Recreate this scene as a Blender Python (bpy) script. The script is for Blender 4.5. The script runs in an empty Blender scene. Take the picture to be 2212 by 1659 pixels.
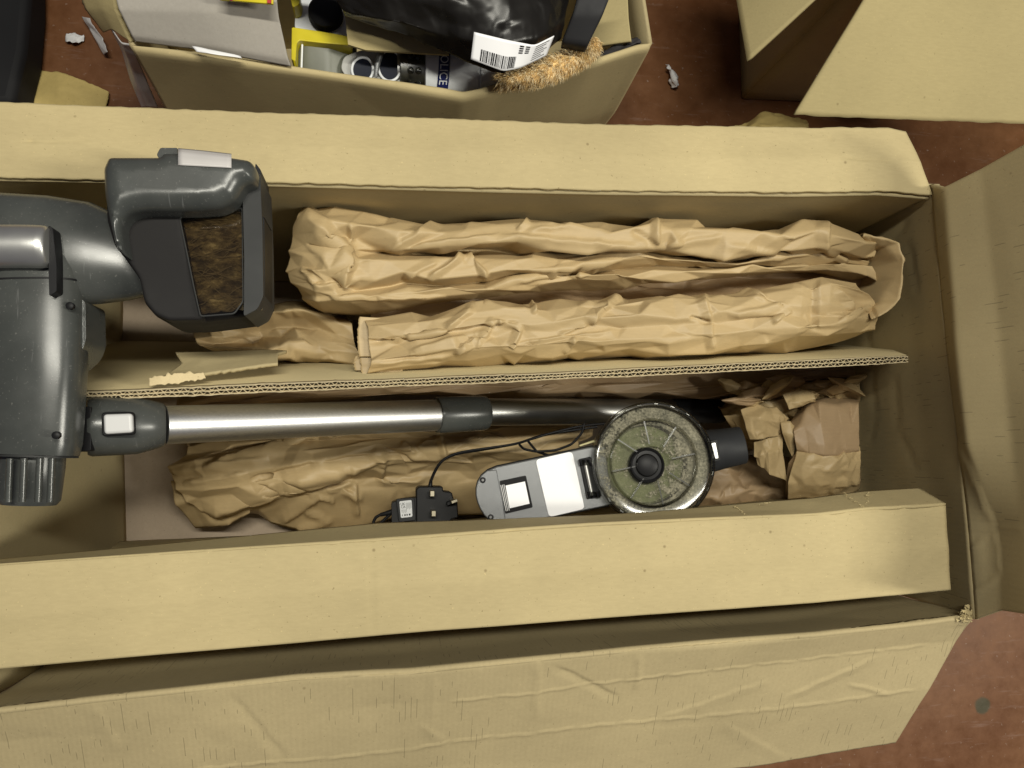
import bpy, bmesh, math, random
import numpy as np
from mathutils import Vector, Matrix
from mathutils.geometry import delaunay_2d_cdt

random.seed(7)
sc = bpy.context.scene
COL = sc.collection
# ---------------------------------------------------------------- camera
W, HH, F = 2212., 1659., 1671.          # picture size in measuring pixels and focal length in the same unit
NX, NY, CH = 850., 980., 1.10           # where straight-down lies in the picture, and the camera height
_z = -Vector(((NX - W/2)/F, -(NY - HH/2)/F, -1)).normalized()
_x = (Vector((1, 0, 0)) - _z*_z.x).normalized()
_y = _z.cross(_x)
CAMR = Matrix((_x, _y, _z))
camd = bpy.data.cameras.new('camera'); cam = bpy.data.objects.new('camera', camd); COL.objects.link(cam)
cam.matrix_world = Matrix.Translation((0, 0, CH)) @ CAMR.to_4x4()
camd.sensor_width = 36; camd.lens = F/W*36; camd.clip_start = .02; camd.clip_end = 50
sc.camera = cam
# ---------------------------------------------------------------- world and lamps
wd = bpy.data.worlds.new('World'); sc.world = wd; wd.use_nodes = True
wd.node_tree.nodes['Background'].inputs[0].default_value = (.84, .80, 1.0, 1)
wd.node_tree.nodes['Background'].inputs[1].default_value = .085
def area(name, loc, target, sx, sy, power, col):
    l = bpy.data.lights.new(name, 'AREA'); l.shape = 'RECTANGLE'; l.size = sx; l.size_y = sy
    l.energy = power; l.color = col
    o = bpy.data.objects.new(name, l); COL.objects.link(o); o.location = loc
    o.rotation_euler = (Vector(target) - Vector(loc)).to_track_quat('-Z', 'Y').to_euler()
    return o
area('ceiling_tube_light', (.02, .46, 2.6), (0, 0, .3), 1.25, .10, 45, (1, .965, .84))
area('ceiling_tube_light', (1.9, -.30, 2.35), (.1, 0, .3), .16, .8, 40, (1, .965, .84))
sc.view_settings.view_transform = 'Standard'; sc.view_settings.look = 'None'
sc.view_settings.exposure = 0.0; sc.view_settings.gamma = 1.0

# ---------------------------------------------------------------- helpers
def ray(px, py): return CAMR @ Vector(((px - W/2)/F, -(py - HH/2)/F, -1))
CAMP = Vector((0, 0, CH))
def P(px, py, z):
    d = ray(px, py); return CAMP + d*((z - CH)/d.z)
def PN(px, py, c, n, h=0.):              # point of the plane through c + n*h with normal n
    d = ray(px, py); return CAMP + d*((c + n*h - CAMP).dot(n)/d.dot(n))
def pm(px, z): return px*(CH - z)/F      # a length in pixels at height z, in metres
ORG = {}
def tag(o, label=None, cat=None, group=None, kind=None):
    if label: o['label'] = label
    if cat: o['category'] = cat
    if group: o['group'] = group
    if kind: o['kind'] = kind
    return o
def thing(name, label, cat, loc, group=None):
    o = bpy.data.objects.new(name, None); COL.objects.link(o); o.location = loc
    o.empty_display_size = .02; ORG[o.name] = Vector(loc)
    return tag(o, label, cat, group)
def obj(name, verts, faces, mat, parent=None, smooth=True, auto=None):
    org = ORG[parent.name] if parent else Vector((0, 0, 0))
    me = bpy.data.meshes.new(name)
    v = np.asarray([tuple(p) for p in verts] if not isinstance(verts, np.ndarray) else verts, dtype=float).reshape(-1, 3)
    me.from_pydata((v - np.array(org)).tolist(), [], [tuple(int(i) for i in f) for f in faces])
    me.validate(); me.update()
    if smooth: me.polygons.foreach_set('use_smooth', [True]*len(me.polygons))
    if auto is not None: me.set_sharp_from_angle(angle=math.radians(auto))
    me.materials.append(mat)
    o = bpy.data.objects.new(name, me); COL.objects.link(o)
    if parent: o.parent = parent
    ORG[o.name] = org
    return o
def solid(o, t, off=-1., bev=0):
    m = o.modifiers.new('thickness', 'SOLIDIFY'); m.thickness = t; m.offset = off
    return o
def bevel(o, w, seg=3, ang=30):
    m = o.modifiers.new('bevel', 'BEVEL'); m.width = w; m.segments = seg; m.limit_method = 'ANGLE'
    m.angle_limit = math.radians(ang); m.use_clamp_overlap = True; m.harden_normals = False
    return o
def fix(o, only=True):
    bm = bmesh.new(); bm.from_mesh(o.data); bmesh.ops.recalc_face_normals(bm, faces=bm.faces); bm.to_mesh(o.data); bm.free()
    return o
def resample(row, n, par=None):
    r = np.array([tuple(p) for p in row], float)
    if len(r) == 1: return np.repeat(r, n, 0)
    d = np.concatenate([[0], np.cumsum(np.linalg.norm(np.diff(r, axis=0), axis=1))]); d /= d[-1]
    t = np.linspace(0, 1, n)
    return np.stack([np.interp(t, d, r[:, k]) for k in range(3)], 1)
def facet(s, t, seed):                   # random folded-sheet field: piecewise flat triangles, -1..1
    rng = np.random.default_rng(seed)
    i0, i1 = int(np.floor(s.min())) - 2, int(np.ceil(s.max())) + 3
    j0, j1 = int(np.floor(t.min())) - 2, int(np.ceil(t.max())) + 3
    pts = [(i + rng.uniform(-.46, .46), j + rng.uniform(-.46, .46)) for i in range(i0, i1) for j in range(j0, j1)]
    h = rng.uniform(-1, 1, len(pts))
    res = delaunay_2d_cdt([Vector(p) for p in pts], [], [], 0, 1e-6, True)
    vs = np.array([tuple(v) for v in res[0]]); ov = res[3]
    hh = np.array([h[o[0]] if o else 0. for o in ov])
    out = np.zeros(s.shape)
    for a, b, c in res[2]:
        A, B, C = vs[a], vs[b], vs[c]
        m = (s >= min(A[0], B[0], C[0])) & (s <= max(A[0], B[0], C[0])) & (t >= min(A[1], B[1], C[1])) & (t <= max(A[1], B[1], C[1]))
        idx = np.nonzero(m)
        if not len(idx[0]): continue
        x, y = s[idx], t[idx]
        den = (B[1]-C[1])*(A[0]-C[0]) + (C[0]-B[0])*(A[1]-C[1])
        if abs(den) < 1e-12: continue
        w0 = ((B[1]-C[1])*(x-C[0]) + (C[0]-B[0])*(y-C[1]))/den
        w1 = ((C[1]-A[1])*(x-C[0]) + (A[0]-C[0])*(y-C[1]))/den
        w2 = 1 - w0 - w1
        k = (w0 >= -1e-6) & (w1 >= -1e-6) & (w2 >= -1e-6)
        sub = tuple(q[k] for q in idx)
        out[sub] = w0[k]*hh[a] + w1[k]*hh[b] + w2[k]*hh[c]
    return out
def blur(G, n):
    for _ in range(n):
        H = G.copy()
        H[1:-1] = .5*G[1:-1] + .25*(G[:-2] + G[2:]); G = H.copy()
        H[:, 1:-1] = .5*G[:, 1:-1] + .25*(G[:, :-2] + G[:, 2:]); G = H
    return G
def normals(G):
    du = np.gradient(G, axis=1); dv = np.gradient(G, axis=0)
    n = np.cross(du, dv); l = np.linalg.norm(n, axis=2, keepdims=True); return n/np.maximum(l, 1e-12)
def grid(name, G, mat, parent, thick=0, off=-1., smooth=True, up=True):
    nv, nu = G.shape[:2]
    n = normals(G)
    if up and n[..., 2].mean() < 0: G = G[::-1]
    a = np.arange(nv*nu).reshape(nv, nu)
    f = np.stack([a[:-1, :-1], a[:-1, 1:], a[1:, 1:], a[1:, :-1]], -1).reshape(-1, 4)
    o = obj(name, G.reshape(-1, 3), f.tolist(), mat, parent, smooth)
    if thick: solid(o, thick, off)
    return o
def loft(rows, nu, nvs, smooth=1, crum=(), seed=1, ragged=0., pleat=None):
    """rows of (px,py,z) or Vectors, all running the same way; creases stay on the rows"""
    R = []
    for r in rows:
        pts = [P(*p) if isinstance(p, tuple) else p for p in r]
        R.append(resample(pts, nu))
    if isinstance(nvs, int): nvs = [nvs]*(len(R)-1)
    out = [R[0][None]]
    for k in range(len(R)-1):
        t = np.linspace(0, 1, nvs[k]+1)[1:, None, None]
        out.append(R[k][None]*(1-t) + R[k+1][None]*t)
    G = blur(np.concatenate(out, 0), smooth)
    if crum:
        S = np.concatenate([np.zeros((G.shape[0], 1)), np.cumsum(np.linalg.norm(np.diff(G, axis=1), axis=2), 1)], 1)
        T = np.concatenate([np.zeros((1, G.shape[1])), np.cumsum(np.linalg.norm(np.diff(G, axis=0), axis=2), 0)], 0)
        n = normals(G); sg = np.sign(n[..., 2].mean()) or 1
        disp = np.zeros(G.shape[:2])
        for q, c in enumerate(crum):
            if c[0] == 'pleat':
                disp += pleats(S, T, c[1], c[2], c[3], seed*31 + q); continue
            su, sv, amp = c[:3]; sh = c[3] if len(c) > 3 else 0.
            disp += amp*facet((S + sh*T)/su, T/sv, seed*17 + q)
        G = G + n*disp[..., None]*sg
    if ragged:
        rng = np.random.default_rng(seed + 99)
        for e in (0, -1):
            d = G[e] - G[1 if e == 0 else -2]
            l = np.linalg.norm(d, axis=1, keepdims=True); d = d/np.maximum(l, 1e-9)
            w = rng.normal(0, 1, G.shape[1]); w = np.convolve(w, [.25, .5, .25], 'same')
            G[e] += d*(w*ragged)[:, None]
    return G
def pleats(S, T, n, scale, amp, seed, cross=.28):
    '''sharp one-sided folds: each a steep face, a gentle face and a tapering ridge'''
    rng = np.random.default_rng(seed); h = np.zeros(S.shape)
    s1, t1 = S.max(), T.max()
    for k in range(n):
        s0, t0 = rng.uniform(0, s1), rng.uniform(0, t1)
        th = rng.normal(0, .22) if rng.random() > cross else rng.uniform(-1.5, 1.5)
        l = scale*rng.uniform(.025, .12)*(1 if abs(th) < .5 else .5); w1 = scale*rng.uniform(.0016, .004); w2 = scale*rng.uniform(.008, .026)
        a = amp*rng.uniform(.35, 1.)*(1 if rng.random() < .7 else -1)*(1 if abs(th) < .5 else .6)
        if rng.random() < .5: th += math.pi
        c, s_ = math.cos(th), math.sin(th)
        e = (S-s0)*c + (T-t0)*s_; d = -(S-s0)*s_ + (T-t0)*c
        p = np.where(d < 0, 1 + d/w1, 1 - d/w2); p = np.clip(p, 0, 1)*np.clip(1 - np.abs(e)/l, 0, 1)
        h += a*p
    return h
def to_px(G):
    q = (G - np.array(CAMP))@np.array(CAMR)
    return W/2 + F*q[..., 0]/-q[..., 2], HH/2 - F*q[..., 1]/-q[..., 2]
def creased(G, lines):                   # lines measured on the sheet: (x0,y0,x1,y1,height,width_px)
    x, y = to_px(G); n = normals(G); n = n*np.sign(n[..., 2:3].mean() or 1); h = 0
    for x0, y0, x1, y1, a, w in lines:
        L_ = math.hypot(x1-x0, y1-y0); ux, uy = (x1-x0)/L_, (y1-y0)/L_
        e = (x-x0)*ux + (y-y0)*uy; d = -(x-x0)*uy + (y-y0)*ux + .9*np.sin(e*.11 + x0) + .7*np.sin(e*.043 + y0)
        t = np.clip(np.minimum(e, L_-e)/(.18*L_) + .15, 0, 1)*(e > -2)*(e < L_+2)
        h = h + a*np.clip(np.where(d < 0, 1 + d/(w*.35), 1 - d/w), 0, 1)*t
    return G + n*h[..., None]
def facetize(name, G, vl, mat, parent, du=(7, 30), jit=.002, seed=1, thick=.0006, off=-1., fill=1., lines=None):
    '''cuts a dense sheet into flat, sharp-edged paper facets; vl = grid rows that are fold lines'''
    rng = np.random.default_rng(seed); nv, nu = G.shape[:2]
    pts, edges = [], []
    for v in vl:
        first = len(pts); u = 0
        while u < nu - 1:
            vv = v if v in (0, nv-1) else min(nv-1, max(0, v + rng.uniform(-1.2, 1.2)))
            pts.append((u, vv)); u += rng.integers(du[0], du[1])
            if nu - 1 - u < du[0]*.6: break
        pts.append((nu-1, v))
        edges += [(k, k+1) for k in range(first, len(pts)-1)]
    for a, b in zip(vl[:-1], vl[1:]):
        if b - a < 7: continue
        for k in range(int(fill*nu/(du[0]+du[1])*2*max(1, (b-a)/12))):
            pts.append((rng.uniform(3, nu-4), rng.uniform(a + 2.5, b - 2.5)))
        for v in range(a + 6, b - 3, 7): pts += [(0, v), (nu-1, v)]
    res = delaunay_2d_cdt([Vector((x, y*1.4)) for x, y in pts], edges, [], 0, 1e-4, True)
    q = np.array([tuple(v) for v in res[0]]); q[:, 1] /= 1.4
    n = normals(G); n = n*np.sign(n[..., 2].mean() or 1)
    i = np.clip(np.rint(q[:, 1]).astype(int), 0, nv-1); j = np.clip(np.rint(q[:, 0]).astype(int), 0, nu-1)
    V = G[i, j] + n[i, j]*(rng.normal(0, jit, len(q))*((i > 0) & (i < nv-1)))[:, None]
    H = G.copy()
    for f in res[2]:
        A, B, C = q[f[0]], q[f[1]], q[f[2]]
        j0, j1 = int(min(A[0], B[0], C[0])), int(math.ceil(max(A[0], B[0], C[0]))) + 1
        i0, i1 = int(min(A[1], B[1], C[1])), int(math.ceil(max(A[1], B[1], C[1]))) + 1
        x, y = np.meshgrid(np.arange(j0, min(j1, nu)), np.arange(i0, min(i1, nv)))
        den = (B[1]-C[1])*(A[0]-C[0]) + (C[0]-B[0])*(A[1]-C[1])
        if abs(den) < 1e-9: continue
        w0 = ((B[1]-C[1])*(x-C[0]) + (C[0]-B[0])*(y-C[1]))/den; w1 = ((C[1]-A[1])*(x-C[0]) + (A[0]-C[0])*(y-C[1]))/den; w2 = 1-w0-w1
        k = (w0 > -1e-6) & (w1 > -1e-6) & (w2 > -1e-6)
        H[y[k], x[k]] = w0[k][:, None]*V[f[0]] + w1[k][:, None]*V[f[1]] + w2[k][:, None]*V[f[2]]
    H = .85*H + .15*G                     # keep some of the soft bend of the sheet
    if lines: H = creased(H, lines)
    return grid(name, .5*H + .5*blur(H, 1), mat, parent, thick, off)
def vlines(nvs): return [0] + list(np.cumsum(nvs))
def wob(G, amp, su, sv, seed=3):         # soft large-scale waviness of a board
    S = np.linspace(0, 1, G.shape[1])[None]*su; T = np.linspace(0, 1, G.shape[0])[:, None]*sv
    rng = np.random.default_rng(seed); w = 0
    for k in range(5):
        a, b, p, q = rng.uniform(.5, 1.6, 2).tolist() + rng.uniform(0, 6.28, 2).tolist()
        w = w + np.sin(S*a*6.28 + p + T*b*3)*np.sin(T*b*6.28 + q)
    return G + normals(G)*(w*amp/2.5)[..., None]
def drop(row, z, dx=0., dy=0.):
    out = []
    for p in row:
        v = P(*p) if isinstance(p, tuple) else p
        out.append(Vector((v.x + dx, v.y + dy, z)))
    return out
def tube(name, path, rad, mat, parent, seg=32, cap=True, squash=1., auto=40, up=(0, 0, 1), ex=2.):
    p = [Vector(q) for q in path]; n = len(p)
    if not hasattr(rad, '__len__'): rad = [rad]*n
    V, Fc = [], []
    prev = Vector(up)
    for i in range(n):
        d = (p[min(i+1, n-1)] - p[max(i-1, 0)])
        if d.length < 1e-9: d = p[-1] - p[0]
        d.normalize()
        s = d.cross(prev)
        if s.length < 1e-6: s = d.cross(Vector((1, 0, 0)))
        s.normalize(); u = s.cross(d).normalized()
        prev = u
        for k in range(seg):
            a = 2*math.pi*k/seg
            ca, sa = math.cos(a), math.sin(a); ca = math.copysign(abs(ca)**(2/ex), ca); sa = math.copysign(abs(sa)**(2/ex), sa)
            V.append(p[i] + s*ca*rad[i] + u*sa*rad[i]*squash)
    for i in range(n-1):
        for k in range(seg):
            k2 = (k+1) % seg
            Fc.append((i*seg+k, i*seg+k2, (i+1)*seg+k2, (i+1)*seg+k))
    if cap: Fc.append(tuple(range(seg))[::-1]); Fc.append(tuple(range((n-1)*seg, n*seg)))
    return fix(obj(name, V, Fc, mat, parent, True, auto))
def axis_tube(name, a, b, prof, mat, parent, **k):   # prof: (fraction along a-b, radius)
    a = Vector(a); b = Vector(b)
    return tube(name, [a.lerp(b, t) for t, r in prof], [r for t, r in prof], mat, parent, **k)
def slab(name, pts, depth, mat, parent, bev=0, seg=3, direction=(0, 0, -1), smooth=True, auto=35):
    """pts: closed outline of the top face as (px,py,z) or Vectors, pushed down by depth"""
    t = [P(*p) if isinstance(p, tuple) else Vector(p) for p in pts]
    d = Vector(direction)*depth; n = len(t)
    V = t + [p + d for p in t]
    Fc = [tuple(range(n)), tuple(range(n, 2*n))[::-1]] + [(i, n+i, n+(i+1) % n, (i+1) % n) for i in range(n)]
    o = fix(obj(name, V, Fc, mat, parent, smooth, auto))
    if bev: bevel(o, bev, seg)
    return o
def dome(name, outl, zt, R, depth, mat, parent, step=6., slope=None):
    '''closed pixel outline, its top rounded over with radius R (metres), sides going down by depth'''
    top = [P(x, y, zt) for x, y in outl]
    ring = np.array([(p.x, p.y) for p in top] + [(top[0].x, top[0].y)])
    st = pm(step, zt)
    L_ = np.linalg.norm(np.diff(ring, axis=0), axis=1).sum(); n = int(L_/st)
    b = resample(np.c_[ring, np.zeros(len(ring))], n + 1)[:-1, :2]
    nx = np.roll(b, -1, 0)
    def dist(p):
        d = nx - b; t = np.clip(((p[:, None] - b)*d).sum(2)/np.maximum((d*d).sum(1), 1e-12), 0, 1)
        return np.sqrt((((p[:, None] - b) - d*t[..., None])**2).sum(2)).min(1)
    def inside(p):
        x, y = p[:, :1], p[:, 1:]
        c = ((b[:, 1] > y) != (nx[:, 1] > y)) & (x < (nx[:, 0]-b[:, 0])*(y-b[:, 1])/(nx[:, 1]-b[:, 1] + 1e-15) + b[:, 0])
        return c.sum(1) % 2 == 1
    area2 = (b[:, 0]*nx[:, 1] - nx[:, 0]*b[:, 1]).sum()
    tg = nx - np.roll(b, 1, 0); tg /= np.linalg.norm(tg, axis=1, keepdims=True)
    nr = np.c_[-tg[:, 1], tg[:, 0]]*(1 if area2 > 0 else -1)
    pts = [b]
    for a in (12, 25, 40, 55, 72, 88):
        d = R*(1 - math.cos(math.radians(a))); q = b + nr*d
        k = inside(q) & (np.abs(dist(q) - d) < .06*d + 1e-5); pts.append(q[k])
    gx, gy = np.meshgrid(np.arange(b[:, 0].min(), b[:, 0].max(), st), np.arange(b[:, 1].min(), b[:, 1].max(), st))
    q = np.c_[gx.ravel(), gy.ravel()]; q = q[inside(q)]; dq = dist(q)
    pts.append(q[dq > R*1.1]); rest = q[(dq <= R*1.1) & (dq > st*.4)]
    A = np.concatenate(pts)
    if len(rest):
        keep = [p for p in rest if ((A - p)**2).sum(1).min() > (st*.8)**2]
        if keep: A = np.concatenate([A, np.array(keep)])
    res = delaunay_2d_cdt([Vector(p) for p in A], [(i, (i+1) % n) for i in range(n)], [], 1, 1e-7, True)
    vs = np.array([tuple(v) for v in res[0]]); orig = res[3]
    d = dist(vs); bi = [k for k, o_ in enumerate(orig) if o_ and o_[0] < n]
    for k in bi: d[k] = 0
    t = np.clip(d/R, 0, 1); z = zt - R + R*np.sqrt(1 - (1-t)**2)
    if slope is not None: z = z + (vs - vs.mean(0))@np.array(slope)
    V = np.c_[vs, z]; F_ = [tuple(f) for f in res[2]]
    cen = np.array([vs[list(f)].mean(0) for f in F_]); ok = inside(cen); F_ = [f for f, k in zip(F_, ok) if k]
    m = {orig[k][0]: k for k in bi}; loop = [m[i] for i in range(n) if i in m]
    base = len(V); V = np.concatenate([V, np.c_[vs[loop], z[loop] - depth]])
    for i in range(len(loop)):
        j = (i+1) % len(loop); F_.append((loop[i], loop[j], base + j, base + i))
    return fix(obj(name, V, F_, mat, parent, True, 60))
def roundrect(corners, r, n=5):          # rounds the corners of a pixel outline
    out = []; m = len(corners)
    for i in range(m):
        p0, p1, p2 = [np.array(corners[k % m], float) for k in (i-1, i, i+1)]
        rr = r[i] if hasattr(r, '__len__') else r
        a = (p0-p1)/np.linalg.norm(p0-p1); b = (p2-p1)/np.linalg.norm(p2-p1)
        A, B = p1 + a*rr, p1 + b*rr
        for k in range(n+1):
            t = k/n; out.append(tuple((1-t)**2*A + 2*t*(1-t)*p1 + t*t*B))
    return out
def bil(q, u, v):
    return (q[0]*(1-u) + q[1]*u)*(1-v) + (q[3]*(1-u) + q[2]*u)*v

# ---------------------------------------------------------------- materials
def nodes(name):
    m = bpy.data.materials.new(name); m.use_nodes = True
    return m, m.node_tree.nodes, m.node_tree.links, m.node_tree.nodes['Principled BSDF']
def ramp(N, stops):
    r = N.new('ShaderNodeValToRGB'); e = r.color_ramp.elements
    while len(e) < len(stops): e.new(.5)
    for k, (p, c) in enumerate(stops): e[k].position = p; e[k].color = (*c, 1) if len(c) == 3 else c
    return r
def noise(N, L, co, scale, detail=3, rough=.55, mapscale=None):
    n = N.new('ShaderNodeTexNoise'); n.inputs['Scale'].default_value = scale
    n.inputs['Detail'].default_value = detail; n.inputs['Roughness'].default_value = rough
    if mapscale:
        mp = N.new('ShaderNodeMapping'); mp.inputs['Scale'].default_value = mapscale
        L.new(co, mp.inputs['Vector']); co = mp.outputs[0]
    L.new(co, n.inputs['Vector']); return n.outputs['Fac']
def mixc(N, L, fac, a, b, mode='MIX'):
    m = N.new('ShaderNodeMix'); m.data_type = 'RGBA'; m.blend_type = mode
    for sock, v in ((m.inputs['Factor'], fac), (m.inputs['A'], a), (m.inputs['B'], b)): pass
    ins = {'f': m.inputs[0], 'a': m.inputs[6], 'b': m.inputs[7]}
    for k, v in (('f', fac), ('a', a), ('b', b)):
        if hasattr(v, 'is_linked') or hasattr(v, 'links'): L.new(v, ins[k])
        elif isinstance(v, (int, float)): ins[k].default_value = v
        else: ins[k].default_value = (*v, 1)
    return m.outputs[2]
def math_(N, L, op, a, b=None):
    m = N.new('ShaderNodeMath'); m.operation = op
    for k, v in enumerate((a, b)):
        if v is None: continue
        if isinstance(v, (int, float)): m.inputs[k].default_value = v
        else: L.new(v, m.inputs[k])
    return m.outputs[0]
def bump(N, L, b, h, strength, dist=.001, prev=None):
    bp = N.new('ShaderNodeBump'); bp.inputs['Strength'].default_value = strength; bp.inputs['Distance'].default_value = dist
    L.new(h, bp.inputs['Height'])
    if prev: L.new(prev, bp.inputs['Normal'])
    L.new(bp.outputs[0], b.inputs['Normal']); return bp.outputs[0]
def coords(N): return N.new('ShaderNodeTexCoord').outputs['Object']
def kraft(name, base, var=.12, grain=(6, 90, 90), flutes=None, rough=.75, marks=1., spec=.25):
    m, N, L, b = nodes(name); co = coords(N)
    base = np.array(base)
    big = noise(N, L, co, 7, 4); fib = noise(N, L, co, 9, 5, .65, grain)
    spk = noise(N, L, co, 420, 2, .5)
    r1 = ramp(N, [(.28, tuple(base*(1-var))), (.72, tuple(np.minimum(base*(1+var), 1)))]); L.new(big, r1.inputs[0])
    r2 = ramp(N, [(.3, (.93, .925, .91)), (.7, (1.04, 1.04, 1.03))]); L.new(fib, r2.inputs[0])
    c = mixc(N, L, .8, r1.outputs[0], r2.outputs[0], 'MULTIPLY')
    # dark and pale fibre specks
    r3 = ramp(N, [(.245, (.42, .38, .32)), (.29, (1, 1, 1)), (.70, (1, 1, 1)), (.76, (1.3, 1.28, 1.2))]); L.new(spk, r3.inputs[0])
    c = mixc(N, L, .55*marks, c, r3.outputs[0], 'MULTIPLY')
    vo = N.new('ShaderNodeTexVoronoi'); vo.inputs['Scale'].default_value = 26; L.new(co, vo.inputs['Vector'])
    r4 = ramp(N, [(.02, (.35, .3, .25)), (.05, (1, 1, 1))]); L.new(vo.outputs['Distance'], r4.inputs[0])
    c = mixc(N, L, .45*marks, c, r4.outputs[0], 'MULTIPLY')
    h = fib
    if flutes is not None:                # faint broken dark dashes where the flutes telegraph through the liner
        ax, per = flutes
        sp = N.new('ShaderNodeSeparateXYZ'); L.new(co, sp.inputs[0])
        v = math_(N, L, 'MULTIPLY', sp.outputs[ax], 1/per)
        fr = math_(N, L, 'FRACT', v)
        tri = math_(N, L, 'ABSOLUTE', math_(N, L, 'SUBTRACT', fr, .5))
        line = math_(N, L, 'LESS_THAN', tri, .07)
        sc_ = [34, 34, 34]; sc_[ax] = 130
        gate = math_(N, L, 'GREATER_THAN', noise(N, L, co, 1, 2, .5, tuple(sc_)), .60)
        gate2 = math_(N, L, 'GREATER_THAN', noise(N, L, co, 6, 1), .47)
        ln = math_(N, L, 'MULTIPLY', math_(N, L, 'MULTIPLY', line, gate), gate2)
        c = mixc(N, L, math_(N, L, 'MULTIPLY', ln, .5), c, tuple(base*.30))
        s = math_(N, L, 'SINE', math_(N, L, 'MULTIPLY', sp.outputs[ax], 6.2832/per))
        h = math_(N, L, 'ADD', fib, math_(N, L, 'MULTIPLY', s, .35))
    L.new(c, b.inputs['Base Color']); b.inputs['Roughness'].default_value = rough
    b.inputs['Specular IOR Level'].default_value = spec
    p = bump(N, L, b, h, .16, .0006)
    bump(N, L, b, spk, .18, .0004, p)
    return m
def plain(name, col, rough=.5, metal=0., var=0., bumpy=0., spec=.5, scale=60):
    m, N, L, b = nodes(name)
    b.inputs['Base Color'].default_value = (*col, 1); b.inputs['Roughness'].default_value = rough
    b.inputs['Metallic'].default_value = metal; b.inputs['Specular IOR Level'].default_value = spec
    co = coords(N)
    if var:
        n = noise(N, L, co, scale*.3, 4); c = np.array(col)
        r = ramp(N, [(.3, tuple(c*(1-var))), (.7, tuple(c*(1+var)))]); L.new(n, r.inputs[0]); L.new(r.outputs[0], b.inputs['Base Color'])
        r2 = ramp(N, [(.3, (rough*.8,)*3), (.7, (min(1, rough*1.2),)*3)]); L.new(n, r2.inputs[0]); L.new(r2.outputs[0], b.inputs['Roughness'])
    if bumpy: bump(N, L, b, noise(N, L, co, scale*20, 2), bumpy, .0005)
    return m
def clear(name, tint, gloss=.06, rough=.05):
    m, N, L, b = nodes(name); N.remove(b)
    t = N.new('ShaderNodeBsdfTransparent'); t.inputs[0].default_value = (*tint, 1)
    g = N.new('ShaderNodeBsdfGlossy'); g.inputs['Roughness'].default_value = rough
    f = N.new('ShaderNodeFresnel'); f.inputs['IOR'].default_value = 1.49
    mx = N.new('ShaderNodeMixShader'); L.new(math_(N, L, 'ADD', f.outputs[0], gloss), mx.inputs[0])
    L.new(t.outputs[0], mx.inputs[1]); L.new(g.outputs[0], mx.inputs[2])
    L.new(mx.outputs[0], N['Material Output'].inputs['Surface']); return m
M = {}
M['card'] = kraft('kraft_cardboard_clean', (.487, .400, .217), .10, (12, 45, 45), marks=1.3)
M['card_x'] = kraft('kraft_cardboard_fluted_x', (.43, .352, .198), .10, (30, 30, 30), (0, .0052))
M['card_y'] = kraft('kraft_cardboard_fluted_y_shaded', (.36, .292, .160), .10, (8, 70, 70), (1, .0060))  # right wall and flap: shade of the unlit side mixed into the board colour
M['card_in'] = kraft('cardboard_inside', (.40, .33, .185), .08, (12, 50, 50))
M['card_far'] = kraft('cardboard_olive', (.40, .33, .165), .07, (12, 50, 50))
M['card_pink'] = kraft('cardboard_bottom', (.40, .32, .24), .06, (30, 30, 30))
M['card_torn'] = kraft('cardboard_torn_edge', (.60, .49, .29), .15, (60, 60, 60))
M['flute'] = kraft('flute_paper', (.50, .42, .27), .12, (60, 60, 60))
M['inner_fill'] = kraft('flute_shade', (.14, .11, .075), .1, (60, 60, 60))  # dark tone painted for the shade down in the flutes
M['grey_card'] = kraft('grey_printed_card', (.35, .325, .29), .06, (30, 30, 30), marks=.7)
M['paper'] = kraft('kraft_paper', (.475, .354, .186), .05, (8, 50, 50), rough=.5, marks=.35, spec=.4)
M['paper_shade'] = kraft('kraft_paper_shaded', (.39, .275, .160), .06, (8, 50, 50), rough=.48, marks=.35, spec=.4)  # darker copy of the kraft paper, shade put into its colour
M['grey'] = plain('grey_plastic', (.050, .054, .051), .27, 0, .14, .05, .5)
def dusty(m, col):
    N, L = m.node_tree.nodes, m.node_tree.links; b = N['Principled BSDF']; co = coords(N)
    src = b.inputs['Base Color'].links[0].from_socket
    d1 = ramp(N, [(.66, (0, 0, 0)), (.74, (.8, .8, .8))]); L.new(noise(N, L, co, 520, 2, .5), d1.inputs[0])
    d2 = ramp(N, [(.45, (0, 0, 0)), (.75, (.55, .55, .55))]); L.new(noise(N, L, co, 14, 4, .65), d2.inputs[0])
    f = math_(N, L, 'MULTIPLY', d1.outputs[0], .55)
    c = mixc(N, L, f, src, col); c = mixc(N, L, math_(N, L, 'MULTIPLY', d2.outputs[0], .22), c, col)
    s1 = ramp(N, [(.70, (0, 0, 0)), (.73, (1, 1, 1))]); L.new(noise(N, L, co, 30, 2, .5, (14, 1, 1)), s1.inputs[0])
    c = mixc(N, L, math_(N, L, 'MULTIPLY', s1.outputs[0], .18), c, (.3, .3, .3))
    L.new(c, b.inputs['Base Color'])
dusty(M['grey'], (.20, .195, .18))
M['grey_dk'] = plain('dark_grey_plastic', (.032, .033, .033), .5, 0, .08, .08, .18)
M['black'] = plain('black_plastic', (.009, .009, .010), .5, 0, .1, .08, .22)
M['soft_black'] = plain('soft_black_plastic', (.018, .019, .021), .55, 0, .08, .1, .25)
M['silver'] = plain('satin_silver', (.55, .55, .53), .32, .85, .04, .04)
M['silver_paint'] = plain('silver_painted_plastic', (.16, .165, .17), .36, .3, .05, .25, scale=90)
M['white'] = plain('white_label', (.88, .88, .90), .4, 0, .02)
M['white_pl'] = plain('white_plastic', (.72, .74, .76), .35, 0, .03)
M['button'] = plain('pale_button', (.62, .62, .62), .35)
M['navy'] = plain('navy_print', (.012, .018, .10), .4)
M['ink'] = plain('black_ink', (.012, .012, .013), .7, 0, 0, 0, .2)
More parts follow.
